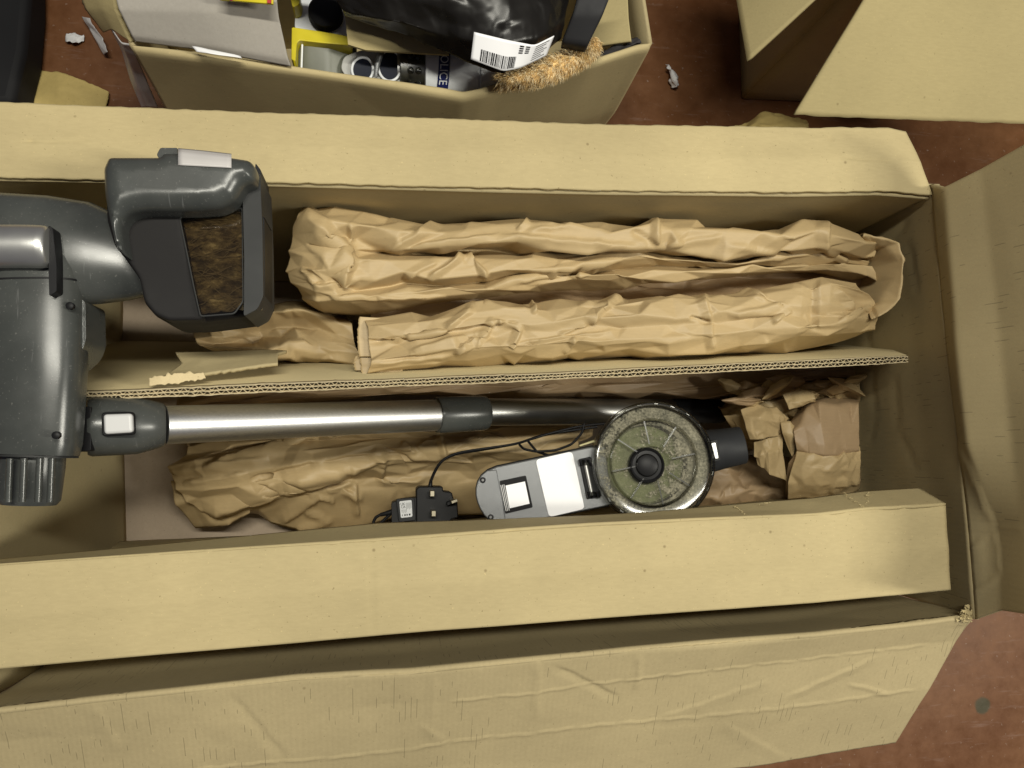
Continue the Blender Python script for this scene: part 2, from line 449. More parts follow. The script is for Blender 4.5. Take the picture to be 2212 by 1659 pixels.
M['greyink'] = plain('grey_ink', (.22, .22, .22), .6)
M['yellow'] = plain('yellow_plastic', (.62, .52, .02), .35, 0, .08)
M['red'] = plain('red_print', (.42, .03, .03), .5)
M['green'] = plain('green_filter', (.27, .30, .14), .8, 0, .2)
M['brass'] = plain('dull_pin_metal', (.30, .27, .20), .35, .8)
M['clear'] = clear('clear_plastic', (.94, .94, .91), .0, .12)
M['smoke'] = clear('smoky_clear_plastic', (.62, .62, .58), .03, .08)
M['bag'] = plain('black_glossy_film', (.010, .009, .008), .3, 0, .2, .0, .3)
M['fur'] = plain('tan_fur', (.74, .53, .24), .8, 0, .25, 0, .1, 300)
M['fur_pale'] = plain('cream_fur', (.86, .72, .46), .8, 0, .2, 0, .1, 300)
M['tape'] = plain('grey_tape', (.50, .48, .47), .35, 0, .08)
M['strap'] = plain('black_webbing', (.012, .012, .014), .7, 0, .1, .3)
M['scrap'] = plain('white_tissue', (.72, .72, .72), .8, 0, .1)
M['tan_paper'] = kraft('tan_paper_scrap', (.52, .40, .15), .12, (20, 20, 20))

def m_metal():
    m, N, L, b = nodes('brushed_metal_tube'); co = coords(N)
    n = noise(N, L, co, 30, 5, .6, (2, 30, 30)); s = noise(N, L, co, 900, 2)
    r = ramp(N, [(.3, (.62, .62, .615)), (.7, (.76, .76, .75))]); L.new(n, r.inputs[0]); L.new(r.outputs[0], b.inputs['Base Color'])
    b.inputs['Metallic'].default_value = 1.; b.inputs['Roughness'].default_value = .38
    bump(N, L, b, s, .12, .0003); return m
M['metal'] = m_metal()
def m_dirt():
    m, N, L, b = nodes('caked_dust'); co = coords(N)
    a = noise(N, L, co, 60, 6, .7); c = noise(N, L, co, 420, 3, .6); g = noise(N, L, co, 22, 3)
    r = ramp(N, [(.26, (.17, .165, .135)), (.45, (.29, .28, .23)), (.60, (.42, .40, .33)), (.74, (.62, .59, .51))]); L.new(c, r.inputs[0])
    r2 = ramp(N, [(.35, (.5, .5, .46)), (.65, (1.1, 1.06, .98))]); L.new(a, r2.inputs[0])
    L.new(mixc(N, L, .9, r.outputs[0], r2.outputs[0], 'MULTIPLY'), b.inputs['Base Color'])
    b.inputs['Roughness'].default_value = .9
    cover = ramp(N, [(.44, (0, 0, 0)), (.56, (1, 1, 1))])
    sp = N.new('ShaderNodeSeparateXYZ'); L.new(co, sp.inputs[0])
    dv = N.new('ShaderNodeVectorMath'); dv.operation = 'DISTANCE'; L.new(co, dv.inputs[0])
    dv.inputs[1].default_value = P(1400, 1003, .33) - P(1380, 1000, .18)
    rim_ = math_(N, L, 'MULTIPLY', math_(N, L, 'GREATER_THAN', dv.outputs['Value'], .041), .16)
    bias = math_(N, L, 'ADD', math_(N, L, 'ADD', math_(N, L, 'MULTIPLY', sp.outputs[0], 1.9), .03), rim_)       # less dust where the filter shows
    L.new(math_(N, L, 'ADD', math_(N, L, 'ADD', math_(N, L, 'MULTIPLY', a, .7), math_(N, L, 'MULTIPLY', c, .3)), bias), cover.inputs[0])
    L.new(math_(N, L, 'MAXIMUM', cover.outputs[0], .32), b.inputs['Alpha'])
    bump(N, L, b, c, .8, .002); return m
M['dirt'] = m_dirt()
def m_hair():
    m, N, L, b = nodes('matted_brush_hair'); co = coords(N)
    a = noise(N, L, co, 55, 5, .7, (1.2, 1, 1)); c = noise(N, L, co, 60, 5, .7, (1, 2.2, 1))
    r = ramp(N, [(.32, (.020, .014, .008)), (.46, (.085, .062, .034)), (.58, (.19, .15, .085)), (.72, (.40, .34, .22))]); L.new(c, r.inputs[0])
    r2 = ramp(N, [(.35, (.35, .33, .3)), (.6, (1.1, 1.1, 1))]); L.new(a, r2.inputs[0])
    L.new(mixc(N, L, .9, r.outputs[0], r2.outputs[0], 'MULTIPLY'), b.inputs['Base Color']); b.inputs['Roughness'].default_value = .8
    bump(N, L, b, c, .7, .003); return m
M['hair'] = m_hair()
def m_floor():
    m, N, L, b = nodes('red_brown_painted_floor'); co = coords(N)
    a = noise(N, L, co, 5, 5, .6); c = noise(N, L, co, 40, 5, .7); s = noise(N, L, co, 130, 3, .6); st = noise(N, L, co, 12, 5, .7, (1, 7, 1))
    r = ramp(N, [(.3, (.13, .050, .018)), (.7, (.20, .092, .040))]); L.new(a, r.inputs[0])
    r2 = ramp(N, [(.3, (.82, .82, .82)), (.62, (1.05, 1.04, 1.0))]); L.new(c, r2.inputs[0])
    col = mixc(N, L, .8, r.outputs[0], r2.outputs[0], 'MULTIPLY')
    r3 = ramp(N, [(.66, (0, 0, 0)), (.74, (.6, .6, .6))]); L.new(s, r3.inputs[0])
    col = mixc(N, L, r3.outputs[0], col, (.36, .27, .22))
    r4 = ramp(N, [(.58, (0, 0, 0)), (.72, (.35, .35, .35))]); L.new(st, r4.inputs[0])
    col = mixc(N, L, r4.outputs[0], col, (.30, .20, .16))
    # one dark green drip of paint
    sp = N.new('ShaderNodeVectorMath'); sp.operation = 'DISTANCE'; L.new(co, sp.inputs[0]); g = P(2122, 1524, 0); sp.inputs[1].default_value = g
    dd = math_(N, L, 'ADD', sp.outputs['Value'], math_(N, L, 'MULTIPLY', c, .010))
    r5 = ramp(N, [(.0155, (.8, .8, .8)), (.0175, (0, 0, 0))]); L.new(dd, r5.inputs[0])
    col = mixc(N, L, r5.outputs[0], col, (.05, .06, .035))
    L.new(col, b.inputs['Base Color'])
    r6 = ramp(N, [(.3, (.30,)*3), (.7, (.48,)*3)]); L.new(c, r6.inputs[0]); L.new(r6.outputs[0], b.inputs['Roughness']); b.inputs['Specular IOR Level'].default_value = .3
    bump(N, L, b, c, .12, .001); return m
M['floor'] = m_floor()
# ================================================================ floor
def build_floor():
    s = 3.0
    o = obj('floor', [(-s, -s, 0), (s, -s, 0), (s, s, 0), (-s, s, 0)], [(0, 1, 2, 3)], M['floor'], None, False)
    tag(o, kind='structure')
build_floor()

def zr(pts, z, zl=None, zrr=None):       # pixel points to a row at one height, ends optionally lower
    out = [(x, y, z) for x, y in pts]
    if zl is not None: out[0] = (*pts[0], zl)
    if zrr is not None: out[-1] = (*pts[-1], zrr)
    return out
T = .0045                                # cardboard thickness
# ================================================================ big carton
def build_carton():
    ridge = zr([(-90, 1544), (0, 1535), (340, 1497), (637, 1467), (885, 1454), (1165, 1424), (1361, 1404), (1765, 1372), (2104, 1330)], .385)
    rim = zr([(2006, 400), (2014, 424), (2045, 747), (2068, 950), (2089, 1139), (2104, 1312), (2106, 1338)], .393)
    root = thing('long_carton', 'long worn kraft carton whose creased outer flaps stick out at the right and bottom', 'box', P(900, 960, 0))
    # bottom
    c = [Vector((P(*p).x, P(*p).y, .010)) for p in ((-90, 370, .39), (2030, 400, .393), (2112, 1350, .393), (-90, 1560, .385))]
    solid(obj('bottom', c, [(0, 1, 2, 3)], M['card_pink'], root, False), .006, 0)
    # right wall with its bulge, and the right flap standing up and out
    G = loft([drop(rim, .014, dx=-.012), drop(rim, .2, dx=.014), drop(rim, .33, dx=.008), rim], 150, [16, 20, 12], 2,
             [(.11, .09, .0016), (.035, .05, .0004)], 5)
    G = creased(G, [(1875, 700, 1894, 900, .0016, 16), (1894, 900, 1880, 960, .0010, 12), (1934, 805, 1943, 930, .0014, 14), (1943, 930, 1985, 1020, .0012, 14), (1965, 520, 1985, 640, .0012, 14), (1900, 560, 1960, 470, .0012, 16)])
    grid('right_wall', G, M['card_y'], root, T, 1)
    G = loft([rim, zr([(2040, 405), (2064, 747), (2086, 960), (2150, 1140), (2160, 1318)], .420),
              zr([(2120, 365), (2160, 720), (2185, 960), (2205, 1140), (2212, 1326)], .455),
              zr([(2300, 262), (2360, 700), (2365, 1000), (2360, 1350)], .535)], 150, [6, 14, 24], 1,
             [(.10, .08, .0014), (.03, .03, .0003)], 6, .0006)
    G = creased(G, [(2068, 953, 2152, 1142, .0020, 14), (2092, 1140, 2212, 1138, .0012, 10), (2152, 1142, 2160, 1240, .0018, 12), (2100, 1190, 2130, 1150, .0016, 10), (2105, 1280, 2160, 1240, .0016, 12), (2115, 1160, 2118, 1290, .0012, 8)])
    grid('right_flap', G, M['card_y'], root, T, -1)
    # front wall (its inner face shows in the dark gap) and the front flap hanging outwards
    G = loft([ridge, drop(ridge, .30, dy=-.004), drop(ridge, .012, dy=.004)], 220, [10, 14], 1, [(.13, .07, .0016)], 8)
    grid('front_wall', G, M['card_x'], root, T, 0, up=False)
    cr1 = [(-90, 1612, .366), (500, 1560, .368), (1000, 1510, .368), (1200, 1488, .368), (1485, 1454, .368), (1659, 1436, .366), (2066, 1383, .364)]
    cr2 = [(-90, 1722, .345), (510, 1654, .345), (885, 1620, .345), (965, 1602, .345), (1417, 1552, .343), (1659, 1531, .343), (1926, 1499, .340), (2007, 1491, .340)]
    def wavy(r, sd):
        rng = np.random.default_rng(sd); q = resample([np.array(p) for p in r], 70); w = np.convolve(rng.normal(0, 1, 90), np.ones(9)/9, 'same')[10:80]
        return [(x, y + 9*k + rng.normal(0, .5), z - .0012*abs(k)) for (x, y, z), k in zip(q, w)]
    cr1 = wavy(cr1, 3); cr2 = wavy(cr2, 4)
    up_ = lambda r, d: [(x, y - 10, z + d) for x, y, z in r]
    G = loft([ridge, [(x, y + 7, z - .001) for x, y, z in ridge], cr1, cr2,
              [(-90, 1852, .305), (800, 1762, .305), (1340, 1690, .305), (1659, 1652, .303), (1936, 1606, .300)]], 420, [3, 26, 40, 40], 1,
             [(.16, .10, .0022, .5), (.05, .03, .0005), (.012, .012, .00012)], 11, .0005)
    cl = [(*cr1[k][:2], *cr1[k+3][:2], .0010, 6) for k in range(34, 66, 3)] + [(*cr2[k][:2], *cr2[k+3][:2], .0012, 6) for k in range(8, 66, 3)]
    G = creased(G, cl + [(1197, 1438, 1337, 1506, -.0016, 16), (1385, 1414, 1377, 1490, .0014, 14), (1165, 1426, 1161, 1550, .0012, 20), (1696, 1506, 1892, 1419, .0016, 14), (1832, 1476, 1926, 1499, .0014, 10),
                    (940, 1450, 935, 1600, .0008, 22), (905, 1565, 965, 1602, .0007, 24), (500, 1500, 620, 1640, -.0010, 24), (1500, 1452, 1330, 1470, .0006, 20), (1420, 1552, 1660, 1470, .0010, 16), (1560, 1560, 1700, 1640, .0008, 24), (200, 1520, 260, 1620, .0008, 30)])
    grid('front_flap', G, M['card_x'], root, T, -1)
    # left and back walls
    L0 = [P(-90, 372, .39), P(-90, 1226, .385), P(-90, 1544, .385)]
    G = loft([L0, [P(258, 600, .012), P(268, 1172, .012), Vector((P(268, 1172, .012).x, P(-90, 1544, .385).y, .012))]], 40, [30], 0, [(.2, .2, .003)], 3)
    grid('left_wall', G, M['card_in'], root, T, 0, up=False)
    B0 = zr([(-90, 362), (900, 378), (2030, 402)], .380)
    grid('back_wall', loft([B0, drop(B0, .012)], 40, [10], 0), M['card_in'], root, T, 0, up=False)
    # torn corner between front and right flap: frayed flakes
    V, Fc = [], []
    rng = random.Random(5)
    for k in range(70):
        x = 2092 + rng.gauss(0, 12); y = 1326 - (x-2092)*.35 + rng.gauss(0, 9); z = .386 + rng.uniform(-.004, .004)
        p = P(x, y, z); n = len(V); a = rng.uniform(0, 6.28); r = rng.uniform(.0008, .0024)
        for q in range(4):
            an = a + q*1.57 + rng.uniform(-.5, .5)
            V.append(p + Vector((math.cos(an)*r*1.6, math.sin(an)*r, rng.uniform(-.002, .003))))
        Fc += [(n, n+1, n+2), (n, n+2, n+3)]
    tag(solid(obj('torn_corner', V, Fc, M['card'], root, False), .0005, 0), kind='stuff')
build_carton()

# ================================================================ clean liner box inside: bright flaps at the back and the front
def build_liner():
    root = thing('carton_liner', 'smooth pale cardboard liner inside the long carton with two bright flaps', 'box', P(850, 800, .016))
    crease = zr([(-90, 379), (0, 383), (213, 387), (567, 393), (938, 402), (1327, 411), (1727, 415), (1900, 412), (2014, 421)], .397)
    edge = zr([(-90, 214), (0, 220), (230, 231), (717, 247), (1327, 269), (1775, 276), (1800, 274), (1923, 275), (1959, 284)], .392)
    G = loft([edge, zr([(-90, 300), (700, 318), (1400, 340), (1800, 343), (1990, 352)], .399), crease], 260, [22, 22], 1, [(.12, .09, .0007), (.02, .02, .0002)], 21, .0005)
    G = creased(G, [(1783, 278, 1798, 306, -.0020, 6), (1815, 340, 1935, 345, -.0018, 9), (1935, 345, 1990, 350, .0008, 9), (20, 302, 200, 303, -.0014, 8), (60, 298, 75, 306, -.002, 6), (1560, 278, 1790, 300, .0005, 14)])
    bf = grid('back_flap', wob(G, .0007, 3, 1), M['card'], root, T, -1)
    base = [P(255, 600, .016), P(620, 606, .016), P(1600, 622, .016)]
    G = loft([drop(crease, .3915, dy=-.001), drop(crease, .380, dy=.001), base], 200, [4, 36], 1, [(.25, .16, .0022)], 22)
    grid('back_wall', G, M['card_in'], root, T, 0, up=False)
    fcr = [(-90, 1226, .397), (0, 1221, .397), (382, 1195, .397), (935, 1160, .397), (1285, 1135, .399), (1500, 1124, .400), (1765, 1112, .400), (1865, 1101, .400), (2044, 1092, .400)]
    fed = [(-90, 1452, .392), (0, 1444, .392), (500, 1401, .392), (935, 1363, .392), (1400, 1328, .393), (1765, 1302, .394), (2053, 1274, .394)]
    G = loft([fcr, [(x, y + 10, z + .0012) for x, y, z in fcr], [(-90, 1340, .400), (700, 1275, .400), (1400, 1228, .401), (2049, 1180, .401)], fed], 260, [4, 24, 24], 1, [(.15, .10, .0007), (.02, .02, .0002)], 23)
    G = creased(G, [(802, 1178, 806, 1372, -.0007, 7), (1868, 1104, 1874, 1268, -.0010, 9), (1250, 1180, 1330, 1160, .0004, 6)])
    grid('front_flap', wob(G, .0006, 3, 1, 5), M['card'], root, T, -1)
    strip = [(-90, 1219, .345), (200, 1194, .345), (543, 1161, .34), (813, 1134, .335), (1100, 1126, .345), (1400, 1110, .355), (1585, 1093, .362), (1704, 1083, .362), (1861, 1063, .360), (1984, 1056, .362)]
    G = loft([fcr, strip], 220, [14], 1, [(.12, .06, .0012)], 24, .0006)
    st = grid('front_strip', G, M['card'], root, .003, 0, up=False)
    G = loft([drop(strip[1:], .352, dy=-.012)[:9], [P(262, 1172, .016), P(700, 1152, .016), P(1622, 1075, .016)]], 80, [20], 0, [(.2, .1, .002)], 25)
    grid('front_wall', G, M['card_in'], root, T, 0, up=False)
    # tear along the strip near the right end
    V, Fc = [], []; rng = random.Random(2)
    for (x0, y0), (x1, y1), n_ in (((1872, 1064), (1872, 1102), 12), ((1822, 1067), (1868, 1098), 14), ((1585, 1093), (1615, 1116), 10), ((1640, 1090), (1668, 1084), 6)):
        for k in range(n_):
            t = k/n_; p = P(x0 + (x1-x0)*t, y0 + (y1-y0)*t, .370 + .030*t); m = len(V); r = rng.uniform(.0008, .0022)
            for q in range(3):
                a = rng.uniform(0, 6.28); V.append(p + Vector((math.cos(a)*r, math.sin(a)*r*.6, .0012 + rng.uniform(-.001, .0008))))
            Fc.append((m, m+1, m+2))
    tag(solid(obj('torn_edge', V, Fc, M['card'], root, False), .0005, 0), kind='stuff')
build_liner()

# ================================================================ divider of double-wall board
def build_divider():
    top = [(150, 858), (400, 847), (553, 840), (826, 829), (1100, 818), (1323, 807), (1650, 791), (1800, 784), (1962, 776)]
    bot = [(200, 742), (560, 746), (1000, 742), (1850, 745)]
    root = thing('cardboard_divider', 'thin upright cardboard divider with zigzag flutes showing along its cut top edge', 'divider', P(1000, 745, .016))
    n = 620
    tp = resample([P(x, y, .372) for x, y in top], n); bt = resample([P(x, y, .018) for x, y in bot], n)
    dn = bt - tp; dn /= np.linalg.norm(dn, axis=1, keepdims=True)
    tg = np.gradient(tp, axis=0); tg /= np.linalg.norm(tg, axis=1, keepdims=True)
    nr = np.cross(tg, dn); nr /= np.linalg.norm(nr, axis=1, keepdims=True)
    S = np.concatenate([[0], np.cumsum(np.linalg.norm(np.diff(tp, axis=0), axis=1))])
    rng = np.random.default_rng(4)
    fray = np.convolve(rng.normal(0, 1, n), np.ones(5)/5, 'same')
    w = .0072
    crush = 1 - .35*np.clip(np.sin(S*9) * np.sin(S*23 + 1), 0, 1)
    def ribbon(name, off, h0, h1, mat, th):
        a = tp + nr*off[:, None] + dn*h0[:, None] if hasattr(h0, '__len__') else tp + nr*off[:, None] + dn*h0
        b = tp + nr*off[:, None] + dn*h1
        G = np.stack([a, b], 0)
        return grid(name, G, mat, root, th, 0, up=False)
    for k, c in enumerate((-w/2, 0, w/2)):
        ribbon('liner_sheet', np.full(n, c)*crush + fray*.00018, -.0006 + fray*.0012, .011, M['flute'], .0006)
    for c, per, ph in ((-w/4, .0076, 0), (w/4, .0068, 1.3)):
        jit = np.convolve(rng.normal(0, 1, n), np.ones(9)/9, 'same')*.8
        ribbon('flute', (c + np.sin(S*6.2832/per + ph + jit)*w*.23)*crush, .0004 + fray*.0008, .011, M['flute'], .00045)
    G = np.stack([tp + dn*.0095 + nr*0, tp*.5 + bt*.5 + nr*.004, bt], 0)
    grid('panel', G, M['card_in'], root, w*1.12, 0, up=False)
    inner_fill = np.stack([tp + dn*.0085 - nr*w*.46, tp + dn*.0085 + nr*w*.46], 0)
    grid('inner_fill', inner_fill, M['inner_fill'], root, 0)  # dark sheet under the flutes, standing in for the shade inside them
    # torn tab hanging on the left part of the divider
    G = loft([[(340, 822, .366), (420, 815, .366), (520, 800, .36), (600, 786, .35)], [(395, 788, .345), (440, 780, .345), (520, 772, .34), (600, 765, .33)],
              [(380, 765, .33), (450, 762, .33), (560, 758, .32), (620, 758, .31)]], 60, [10, 8], 1, [(.04, .03, .0016)], 31, .001)
    grid('torn_tab', G, M['card_in'], root, .003, 0)
    G = loft([[(322, 818, .372), (345, 812, .374), (385, 806, .372), (440, 806, .370)], [(322, 832, .373), (350, 831, .374), (390, 828, .372), (445, 818, .370)]], 40, [8], 0, [(.008, .006, .0008)], 32, .0012)
    grid('torn_face', G, M['card_torn'], root, .001, 0)
build_divider()

# ================================================================ kraft paper
CR = lambda a=1., n=120, sc_=1.: [(.085, .040, .0060*a, .7), ('pleat', int(n*.7), sc_*1.1, .0060*a)]
def build_pad():
    root = thing('folded_paper_pad', 'long bright kraft paper pad doubled back on itself behind the divider', 'paper', P(1250, 640, .2))
    Z = lambda L_: [(562 + a*.6446, 410 + b*.6446, 562 + c*.6446, 410 + d*.6446, h*1.3, w*.6446) for a, b, c, d, h, w in L_]
    ups = Z([(145, 65, 320, 230, .0075, 90), (320, 230, 275, 312, .0080, 60), (110, 362, 620, 356, .0030, 16), (560, 296, 690, 212, .0050, 22), (690, 212, 765, 292, .0050, 22), (1210, 235, 760, 330, .0045, 30),
             (510, 190, 800, 150, .0035, 18), (800, 150, 1290, 192, .0040, 24), (1330, 95, 1332, 192, .0045, 26), (1250, 130, 1340, 190, -.0035, 22), (1900, 105, 1895, 205, .0045, 40), (1895, 200, 1970, 238, .0040, 22),
             (420, 205, 600, 100, .0035, 30), (860, 130, 900, 100, .0035, 18), (900, 130, 1160, 110, .0025, 14), (1340, 190, 1560, 150, .0030, 26), (1560, 180, 1760, 220, .0030, 26), (300, 180, 300, 110, .004, 26), (140, 260, 200, 330, .0035, 18), (180, 330, 330, 300, .0035, 20), (600, 240, 480, 300, .003, 26), (1060, 290, 1130, 262, .004, 14), (1640, 235, 1900, 200, .003, 14)])
    los = Z([(360, 508, 640, 474, -.0040, 14), (640, 474, 860, 440, -.0035, 16), (365, 582, 650, 548, .0035, 20), (650, 548, 730, 500, .0040, 18), (720, 400, 625, 472, .0045, 26), (690, 386, 912, 372, .0035, 22), (912, 372, 925, 415, .0045, 16),
             (790, 436, 728, 530, .0040, 26), (790, 436, 880, 462, .0035, 18), (880, 462, 845, 530, .0045, 26), (1212, 352, 1100, 452, .0050, 34), (860, 512, 1180, 474, .0025, 14), (1490, 345, 1508, 440, .0026, 30), (1508, 440, 1522, 535, .0022, 28), (1440, 424, 1510, 442, -.0040, 14),
             (1862, 300, 1858, 475, -.0045, 46), (1060, 500, 1020, 550, .003, 16), (1570, 420, 1760, 380, .0030, 26), (1780, 400, 1720, 450, .0035, 20), (1930, 330, 1990, 400, .0045, 22), (1940, 440, 2050, 380, .004, 20), (1600, 330, 1700, 360, .0035, 18), (1540, 300, 1620, 330, .004, 18), (500, 540, 760, 470, .003, 30), (1100, 450, 1000, 490, .003, 20)])
    A1 = [(651, 452), (710, 459), (938, 483), (1036, 476), (1120, 473), (1323, 485), (1359, 488), (1421, 469), (1498, 477), (1580, 496), (1667, 485), (1753, 476), (1787, 477), (1880, 506), (1925, 517)]
    a1 = zr(A1, .335, .325, .33)
    rows = [drop(a1, .25, dy=.004), a1,
            zr([(640, 478), (700, 474), (740, 484), (938, 500), (1036, 492), (1120, 488), (1323, 503), (1421, 488), (1500, 502), (1580, 512), (1753, 498), (1830, 518), (1915, 532)], .362, .335, .34),
            [(634, 505, .335), (690, 500, .365), (745, 512, .345), (819, 528, .352), (886, 538, .362), (1008, 534, .362), (1082, 524, .362), (1200, 529, .362), (1323, 533, .36), (1430, 540, .356), (1554, 551, .356), (1667, 543, .354), (1780, 541, .35), (1890, 556, .33)],
            [(630, 525, .335), (700, 525, .368), (760, 540, .345), (819, 543, .322), (886, 549, .315), (1008, 546, .312), (1033, 534, .312), (1082, 533, .310), (1113, 549, .318), (1323, 543, .31), (1393, 541, .315), (1441, 555, .31), (1554, 562, .31), (1667, 554, .312), (1780, 552, .312), (1880, 562, .31)],
            [(626, 545, .335), (700, 550, .366), (760, 556, .352), (886, 562, .352), (1008, 553, .345), (1060, 562, .350), (1200, 556, .346), (1393, 548, .336), (1500, 568, .338), (1667, 563, .335), (1800, 558, .333), (1878, 566, .32)],
            [(622, 572, .33), (680, 590, .365), (750, 610, .352), (868, 597, .355), (934, 606, .352), (1008, 590, .352), (1060, 589, .352), (1150, 589, .350), (1246, 574, .348), (1393, 554, .336), (1516, 576, .32), (1700, 568, .32), (1872, 570, .315)],
            [(624, 592, .325), (680, 610, .352), (760, 622, .338), (868, 611, .325), (934, 619, .322), (1060, 609, .318), (1160, 603, .316), (1246, 589, .312), (1400, 574, .31), (1516, 584, .31), (1779, 572, .312), (1874, 576, .31)],
            [(628, 606, .325), (690, 625, .350), (760, 638, .347), (868, 634, .346), (955, 629, .342), (1043, 621, .340), (1148, 606, .336), (1246, 597, .334), (1355, 588, .336), (1516, 582, .338), (1779, 565, .340), (1882, 578, .33)],
            [(637, 632, .318), (690, 648, .340), (750, 655, .340), (826, 655, .338), (955, 641, .334), (1043, 628, .332), (1148, 613, .330), (1246, 608, .328), (1355, 604, .330), (1516, 597, .332), (1779, 577, .334), (1893, 600, .325)],
            [(655, 655, .29), (728, 682, .285), (777, 687, .285), (850, 672, .285), (955, 652, .285), (1148, 625, .285), (1355, 614, .285), (1779, 590, .285), (1888, 608, .28)]]
    rows.append(drop(rows[-1], .20, dy=.01))
    nn = [6, 12, 12, 8, 10, 16, 10, 12, 12, 12, 6]
    G = loft(rows, 560, nn, 0, CR(.8, 130), 41)
    facetize('upper_fold', G, vlines(nn), M['paper'], root, (9, 46), .0026, 41, fill=.7, lines=ups)
    # the turn at the right end
    out = [(1868, 503), (1925, 515), (1942, 520), (1957, 552), (1955, 600), (1947, 650), (1920, 672), (1888, 690)]
    inn = [(1866, 524), (1905, 530), (1925, 540), (1936, 566), (1928, 610), (1918, 640), (1895, 655), (1872, 668)]
    o_ = zr(out, .352, .345, .335); i_ = zr(inn, .344, .338, .33)
    G = loft([drop(o_, .25, dx=-.003), o_, [(x - 4, y + 2, .356) for x, y in out], i_, drop(i_, .27, dx=-.006)], 120, [8, 3, 6, 8], 0, [(.03, .03, .0022)], 43)
    facetize('end_turn', G, vlines([8, 3, 6, 8]), M['paper'], root, (5, 16), .0008, 43, .0006, 0)
    # added filler sheet, its darker paper painting the shade between the two limbs
    G = loft([[(800, 612, .27), (1200, 575, .27), (1900, 560, .28)], [(800, 640, .29), (1200, 615, .285), (1500, 600, .29), (1900, 600, .292)],
              [(800, 670, .28), (1200, 640, .27), (1500, 615, .275), (1900, 625, .28)], [(800, 710, .26), (1300, 680, .25), (1900, 660, .26)]], 240, [14, 14, 12], 0, CR(1., 60), 47)
    facetize('shade_filler', G, vlines([14, 14, 12]), M['paper_shade'], root, (5, 18), .0030, 47)
    # lower limb with the open left end
    b1 = [(784, 683, .332), (850, 679, .335), (983, 667, .338), (1008, 653, .342), (1099, 649, .345), (1155, 653, .34), (1179, 637, .345), (1253, 646, .34), (1310, 649, .335), (1344, 636, .342), (1449, 631, .345), (1494, 619, .348), (1517, 618, .345), (1535, 633, .335), (1600, 622, .34), (1685, 608, .345), (1757, 597, .35), (1848, 601, .34)]
    rows = [drop(b1, .25), b1,
            zr([(792, 698), (960, 688), (1030, 670), (1099, 665), (1160, 670), (1253, 660), (1344, 652), (1494, 636), (1540, 648), (1685, 628), (1757, 618), (1830, 615), (1861, 630)], .362, .348, .345),
            zr([(794, 737), (962, 722), (1053, 699), (1160, 702), (1300, 688), (1450, 684), (1600, 675), (1757, 662), (1884, 650)], .366, .350, .335),
            zr([(795, 743), (962, 730), (1060, 712), (1180, 715), (1300, 702), (1450, 700), (1600, 690), (1757, 678), (1890, 672)], .359, .344, .33),
            zr([(802, 782), (973, 757), (1078, 750), (1200, 744), (1404, 733), (1600, 718), (1779, 698), (1892, 690)], .364, .352, .33),
            zr([(800, 788), (973, 763), (1078, 756), (1200, 750), (1404, 740), (1600, 726), (1779, 706), (1890, 698)], .359, .348, .33),
            zr([(793, 806), (868, 800), (990, 786), (1078, 768), (1127, 771), (1323, 761), (1404, 760), (1535, 755), (1659, 742), (1779, 720), (1878, 708)], .345, .338, .325),
            zr([(790, 817), (990, 793), (1130, 783), (1404, 772), (1535, 766), (1700, 756), (1835, 746), (1880, 716)], .295, .30, .29)]
    rows.append(drop(rows[-1], .21, dy=.012))
    nn = [6, 12, 20, 4, 18, 4, 12, 12, 6]
    G = loft(rows, 560, nn, 0, CR(.7, 110), 52)
    facetize('lower_fold', G, vlines(nn), M['paper'], root, (10, 52), .0023, 52, fill=.8, lines=los)
    # edges of the layers that stick out of the open end
    for k, (dx, dz, y0, y1) in enumerate(((-14, -.006, 684, 770), (-8, -.012, 735, 812), (-22, -.016, 770, 800))):
        n_ = 8
        ra = [(790 + dx - 4*math.sin(math.pi*q/n_) , y0 + (y1-y0)*q/n_, .344 + dz) for q in range(n_+1)]
        rb = [(870, 690 + (y1-690)*q/n_, .340 + dz) for q in range(n_+1)]
        G = loft([ra, rb], 50, [20], 1, [(.02, .03, .0018), (.008, .01, .0005)], 60+k, .0006)
        grid('layer_edge', G, M['paper'], root, .0006, 0)
build_pad()

def paper(name, label, rows, nu, nvs, crum, seed, mat='paper', base=None, more=(), ragged=0., du=(9, 44), jit=.0026, lines=None):
    b = rows[len(rows)//2][0]
    root = thing(name, label, 'paper', P(b[0], b[1], base if base is not None else .02))
    facetize('paper_fold', loft(rows, nu, nvs, 0, crum, seed, ragged), vlines(nvs), M[mat], root, du, jit, seed, lines=lines)
    for k, (r, n1, n2, c, mt, th) in enumerate(more):
        facetize('paper_fold', loft(r, n1, n2, 0, c, seed + 100 + k, .0005), vlines(n2), M[mt], root, (4, 12), .0011, seed + k, .0006, 0)
    return root
# left piece with the open pocket
paper('crumpled_paper', 'short kraft paper piece with open pocket, under the vacuum head window', [
    [(418, 700, .20), (470, 688, .21), (553, 670, .22), (640, 650, .22), (740, 680, .22)],
    [(416, 712, .26), (450, 705, .28), (500, 695, .285), (575, 672, .29), (640, 668, .285), (760, 700, .28)],
    [(419, 728, .275), (460, 728, .286), (505, 730, .275), (560, 715, .25), (640, 700, .255), (765, 735, .28)],
    [(425, 740, .28), (480, 742, .275), (530, 742, .25), (590, 730, .25), (640, 715, .275), (770, 755, .285)],
    [(432, 746, .285), (500, 752, .292), (560, 757, .292), (640, 735, .292), (700, 752, .28), (775, 765, .288)],
    [(458, 759, .275), (540, 772, .28), (620, 775, .28), (700, 776, .28), (775, 788, .28)],
    [(470, 764, .22), (560, 782, .23), (728, 790, .23), (775, 797, .23)]], 140, [8, 10, 10, 8, 10, 8], CR(.5, 30, .7), 71, base=.2, du=(5, 20), jit=.0013)
